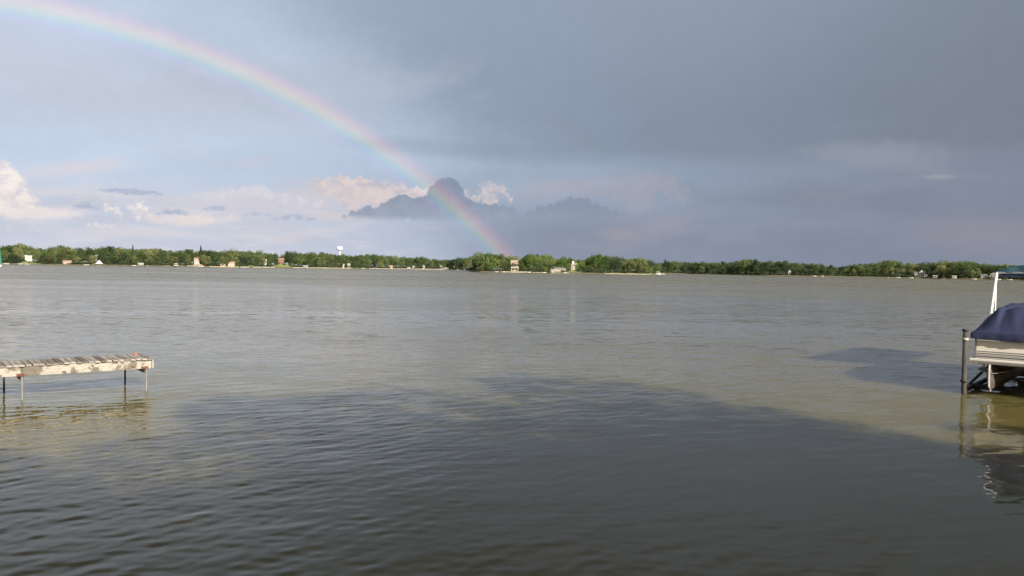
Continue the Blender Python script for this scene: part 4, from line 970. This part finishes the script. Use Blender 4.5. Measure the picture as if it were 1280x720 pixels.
# pontoons with wedge nose cones
def pont(cx0):
    PR = .29; zc_ = ZK - .07 - PR; rings = []; N = 20
    for y, sx, zt_, zb2 in ((-.06, .03, .29, -.22), (-.02, .06, .29, -.29), (.10, .17, .29, -.325), (.3, .36, .29, -.32), (.6, .60, .29, -.305), (.95, .82, .29, -.295), (1.4, 1.0, .29, -.29), (3, 1, .29, -.29), (6.3, 1, .29, -.29)):
        ring = []
        for i in range(N):
            t_ = 2 * math.pi * i / N; c, s = math.cos(t_), math.sin(t_)
            zz_ = (s + 1) / 2 * (zt_ - zb2) + zb2; ring.append((cx0 + c * PR * sx, y, zc_ + zz_))
        rings.append(ring)
    p_ = MB().loft(rings).build('pontoon', M['pontoon'], boat, True)
    MB().poly([(cx0 - .012, -.09, zc_ + .33), (cx0 + .012, -.09, zc_ + .33), (cx0 + .012, -.08, zc_ - .22), (cx0 - .012, -.08, zc_ - .22), (cx0 - .012, .16, zc_ - .375), (cx0 + .012, .16, zc_ - .375), (cx0 - .012, .2, zc_ + .33), (cx0 + .012, .2, zc_ + .33)],
              [(0, 1, 2, 3), (3, 2, 5, 4), (0, 3, 4, 6), (1, 7, 5, 2), (4, 5, 7, 6), (0, 6, 7, 1)]).build('keel_strip', M['trim'], p_)
    for sg in (-1, 1):
        MB().poly([(cx0 + sg * .06, .0, zc_ + .11), (cx0 + sg * .33, .28, zc_ + .16), (cx0 + sg * .40, 1.2, zc_ + .14), (cx0 + sg * .22, 1.2, zc_ + .12), (cx0 + sg * .06, .0, zc_ + .10), (cx0 + sg * .33, .28, zc_ + .15), (cx0 + sg * .40, 1.2, zc_ + .13), (cx0 + sg * .22, 1.2, zc_ + .10)],
                  [(0, 1, 2, 3), (7, 6, 5, 4), (0, 4, 5, 1), (1, 5, 6, 2), (2, 6, 7, 3), (3, 7, 4, 0)]).build('splash_fin', M['alu'], p_)
pont(.37); pont(BW - .37)
for i in range(11): MB().box((BW / 2, .35 + i * .58, ZK - .035), (BW - .1, .06, .065)).build('cross_channel', M['alu_dull'], boat)

# lift
lift = empty('boat_lift', (A0.x, A0.y, 0), 'dark steel boat lift with weathered corner posts and cradle under the pontoon boat', 'boat lift', rz=brz)
for x_, y_ in ((-.17, -.12), (BW + .25, -.12), (-.17, 5.2), (BW + .25, 5.2)):
    p_ = MB().tube((x_, y_, -1.6), (x_, y_, 1.62), .062, .056, 14).build('corner_post', M['woodpost'], lift, True)
    MB().tube((x_, y_, 1.60), (x_, y_, 1.655), .075, .075, 14).build('cap', M['darksteel'], p_, True)
    MB().tube((x_, y_, 1.36), (x_, y_, 1.43), .078, .078, 14).build('collar', M['alu_dull'], p_, True)
    MB().box((x_ + (.12 if x_ < 1 else -.12), y_ + .02, 1.40), (.14, .05, .05)).build('arm', M['alu_dull'], p_)
    MB().tube((x_, y_, .30), (x_, y_, .36), .085, .085, 14).build('lower_collar', M['darksteel'], p_, True)
for y_ in (.95, 5.0):
    MB().box((BW / 2 + .04, y_, .095), (BW + .5, .10, .13)).build('cross_beam', M['darksteel'], lift)
for x_ in (-.17, BW + .25):
    MB().box((x_, 2.54, .09), (.08, 5.2, .10)).build('side_beam', M['darksteel'], lift)
    MB().tube((x_ + (.06 if x_ < 1 else -.06), .0, .20), (x_ + (.06 if x_ < 1 else -.06), 4.8, .74), .035, n=8).build('brace', M['darksteel'], lift)

# canopy over the lift
tealm = mat('blue_vinyl', (0.05, 0.115, 0.165), .45, var=.12, bump=.15)
undm = mat('canopy_skirt', (0.02, 0.035, 0.07), .6, var=.1)
can = empty('lift_canopy', (A0.x, A0.y, 0), 'blue vinyl boat lift canopy on slanted white poles over the pontoon boat', 'boat canopy', rz=brz)
c0, c1, y0, y1, ze = -.12, BW + .2, 3.35, 9.4, 3.13
V, Fc = [], []; nx, ny = 20, 40
for i in range(nx + 1):
    for j in range(ny + 1):
        u, v = i / nx, j / ny; arch = 1 - abs(2 * u - 1) ** 2.2; end = 1
        V.append((c0 + (c1 - c0) * u, y0 + (y1 - y0) * v, ze + .03 + .22 * arch * (.80 + .20 * end) + .006 * math.sin(v * 50)))
for i in range(nx):
    for j in range(ny): a = i * (ny + 1) + j; Fc.append((a, a + ny + 1, a + ny + 2, a + 1))
o = MB().poly(V, Fc).build('roof', tealm, can, True); sm = o.modifiers.new('solid', 'SOLIDIFY'); sm.thickness = .012
for a_, b_, dd in (((c0, y0), (c1, y0), 0), ((c1, y0), (c1, y1), 1), ((c1, y1), (c0, y1), 0), ((c0, y1), (c0, y0), 1)):
    V = []
    for i in range(25):
        f_ = i / 24; x_ = a_[0] + (b_[0] - a_[0]) * f_; y_ = a_[1] + (b_[1] - a_[1]) * f_
        w_ = .012 * math.sin(i * 1.7); ar_ = 0 if dd else .22 * (1 - abs(2 * f_ - 1) ** 2.2)
        V += [(x_ + (w_ if dd else 0), y_ + (0 if dd else w_), ze + .035 + ar_), (x_ + (w_ * 2 if dd else 0), y_ + (0 if dd else w_ * 2), ze - .03)]
    MB().poly(V, [(2 * i, 2 * i + 2, 2 * i + 3, 2 * i + 1) for i in range(24)]).build('skirt', tealm, can, True)
MB().box(((c0 + c1) / 2, y0 + .04, ze - .07), (c1 - c0 - .02, .03, .14)).build('valance', undm, can)
for x_ in (c0 + .02, c1 - .02):
    MB().tube((x_, y0 + .02, ze - .03), (x_, y0 - 1.55, .45), .036, n=10).build('slanted_pole', M['steel'], can, True)
    MB().tube((x_, y0 - .02 - .04, 2.70), (x_, y0 - .02 - .06, .30), .018, n=8).build('thin_pole', M['steel'], can, True)
    MB().tube((x_, y1 - .5, ze - .03), (x_, y1 - 2.2, .3), .036, n=10).build('slanted_pole', M['steel'], can, True)
MB().tube((c0, y0 + .02, ze - .02), (c1, y0 + .02, ze - .02), .03, n=8).build('front_bar', M['steel'], can, True)
for x_ in (c0 + .02, c1 - .02): MB().tube((x_, y0, ze - .03), (x_, y1, ze - .03), .03, n=8).build('side_bar', M['steel'], can, True)
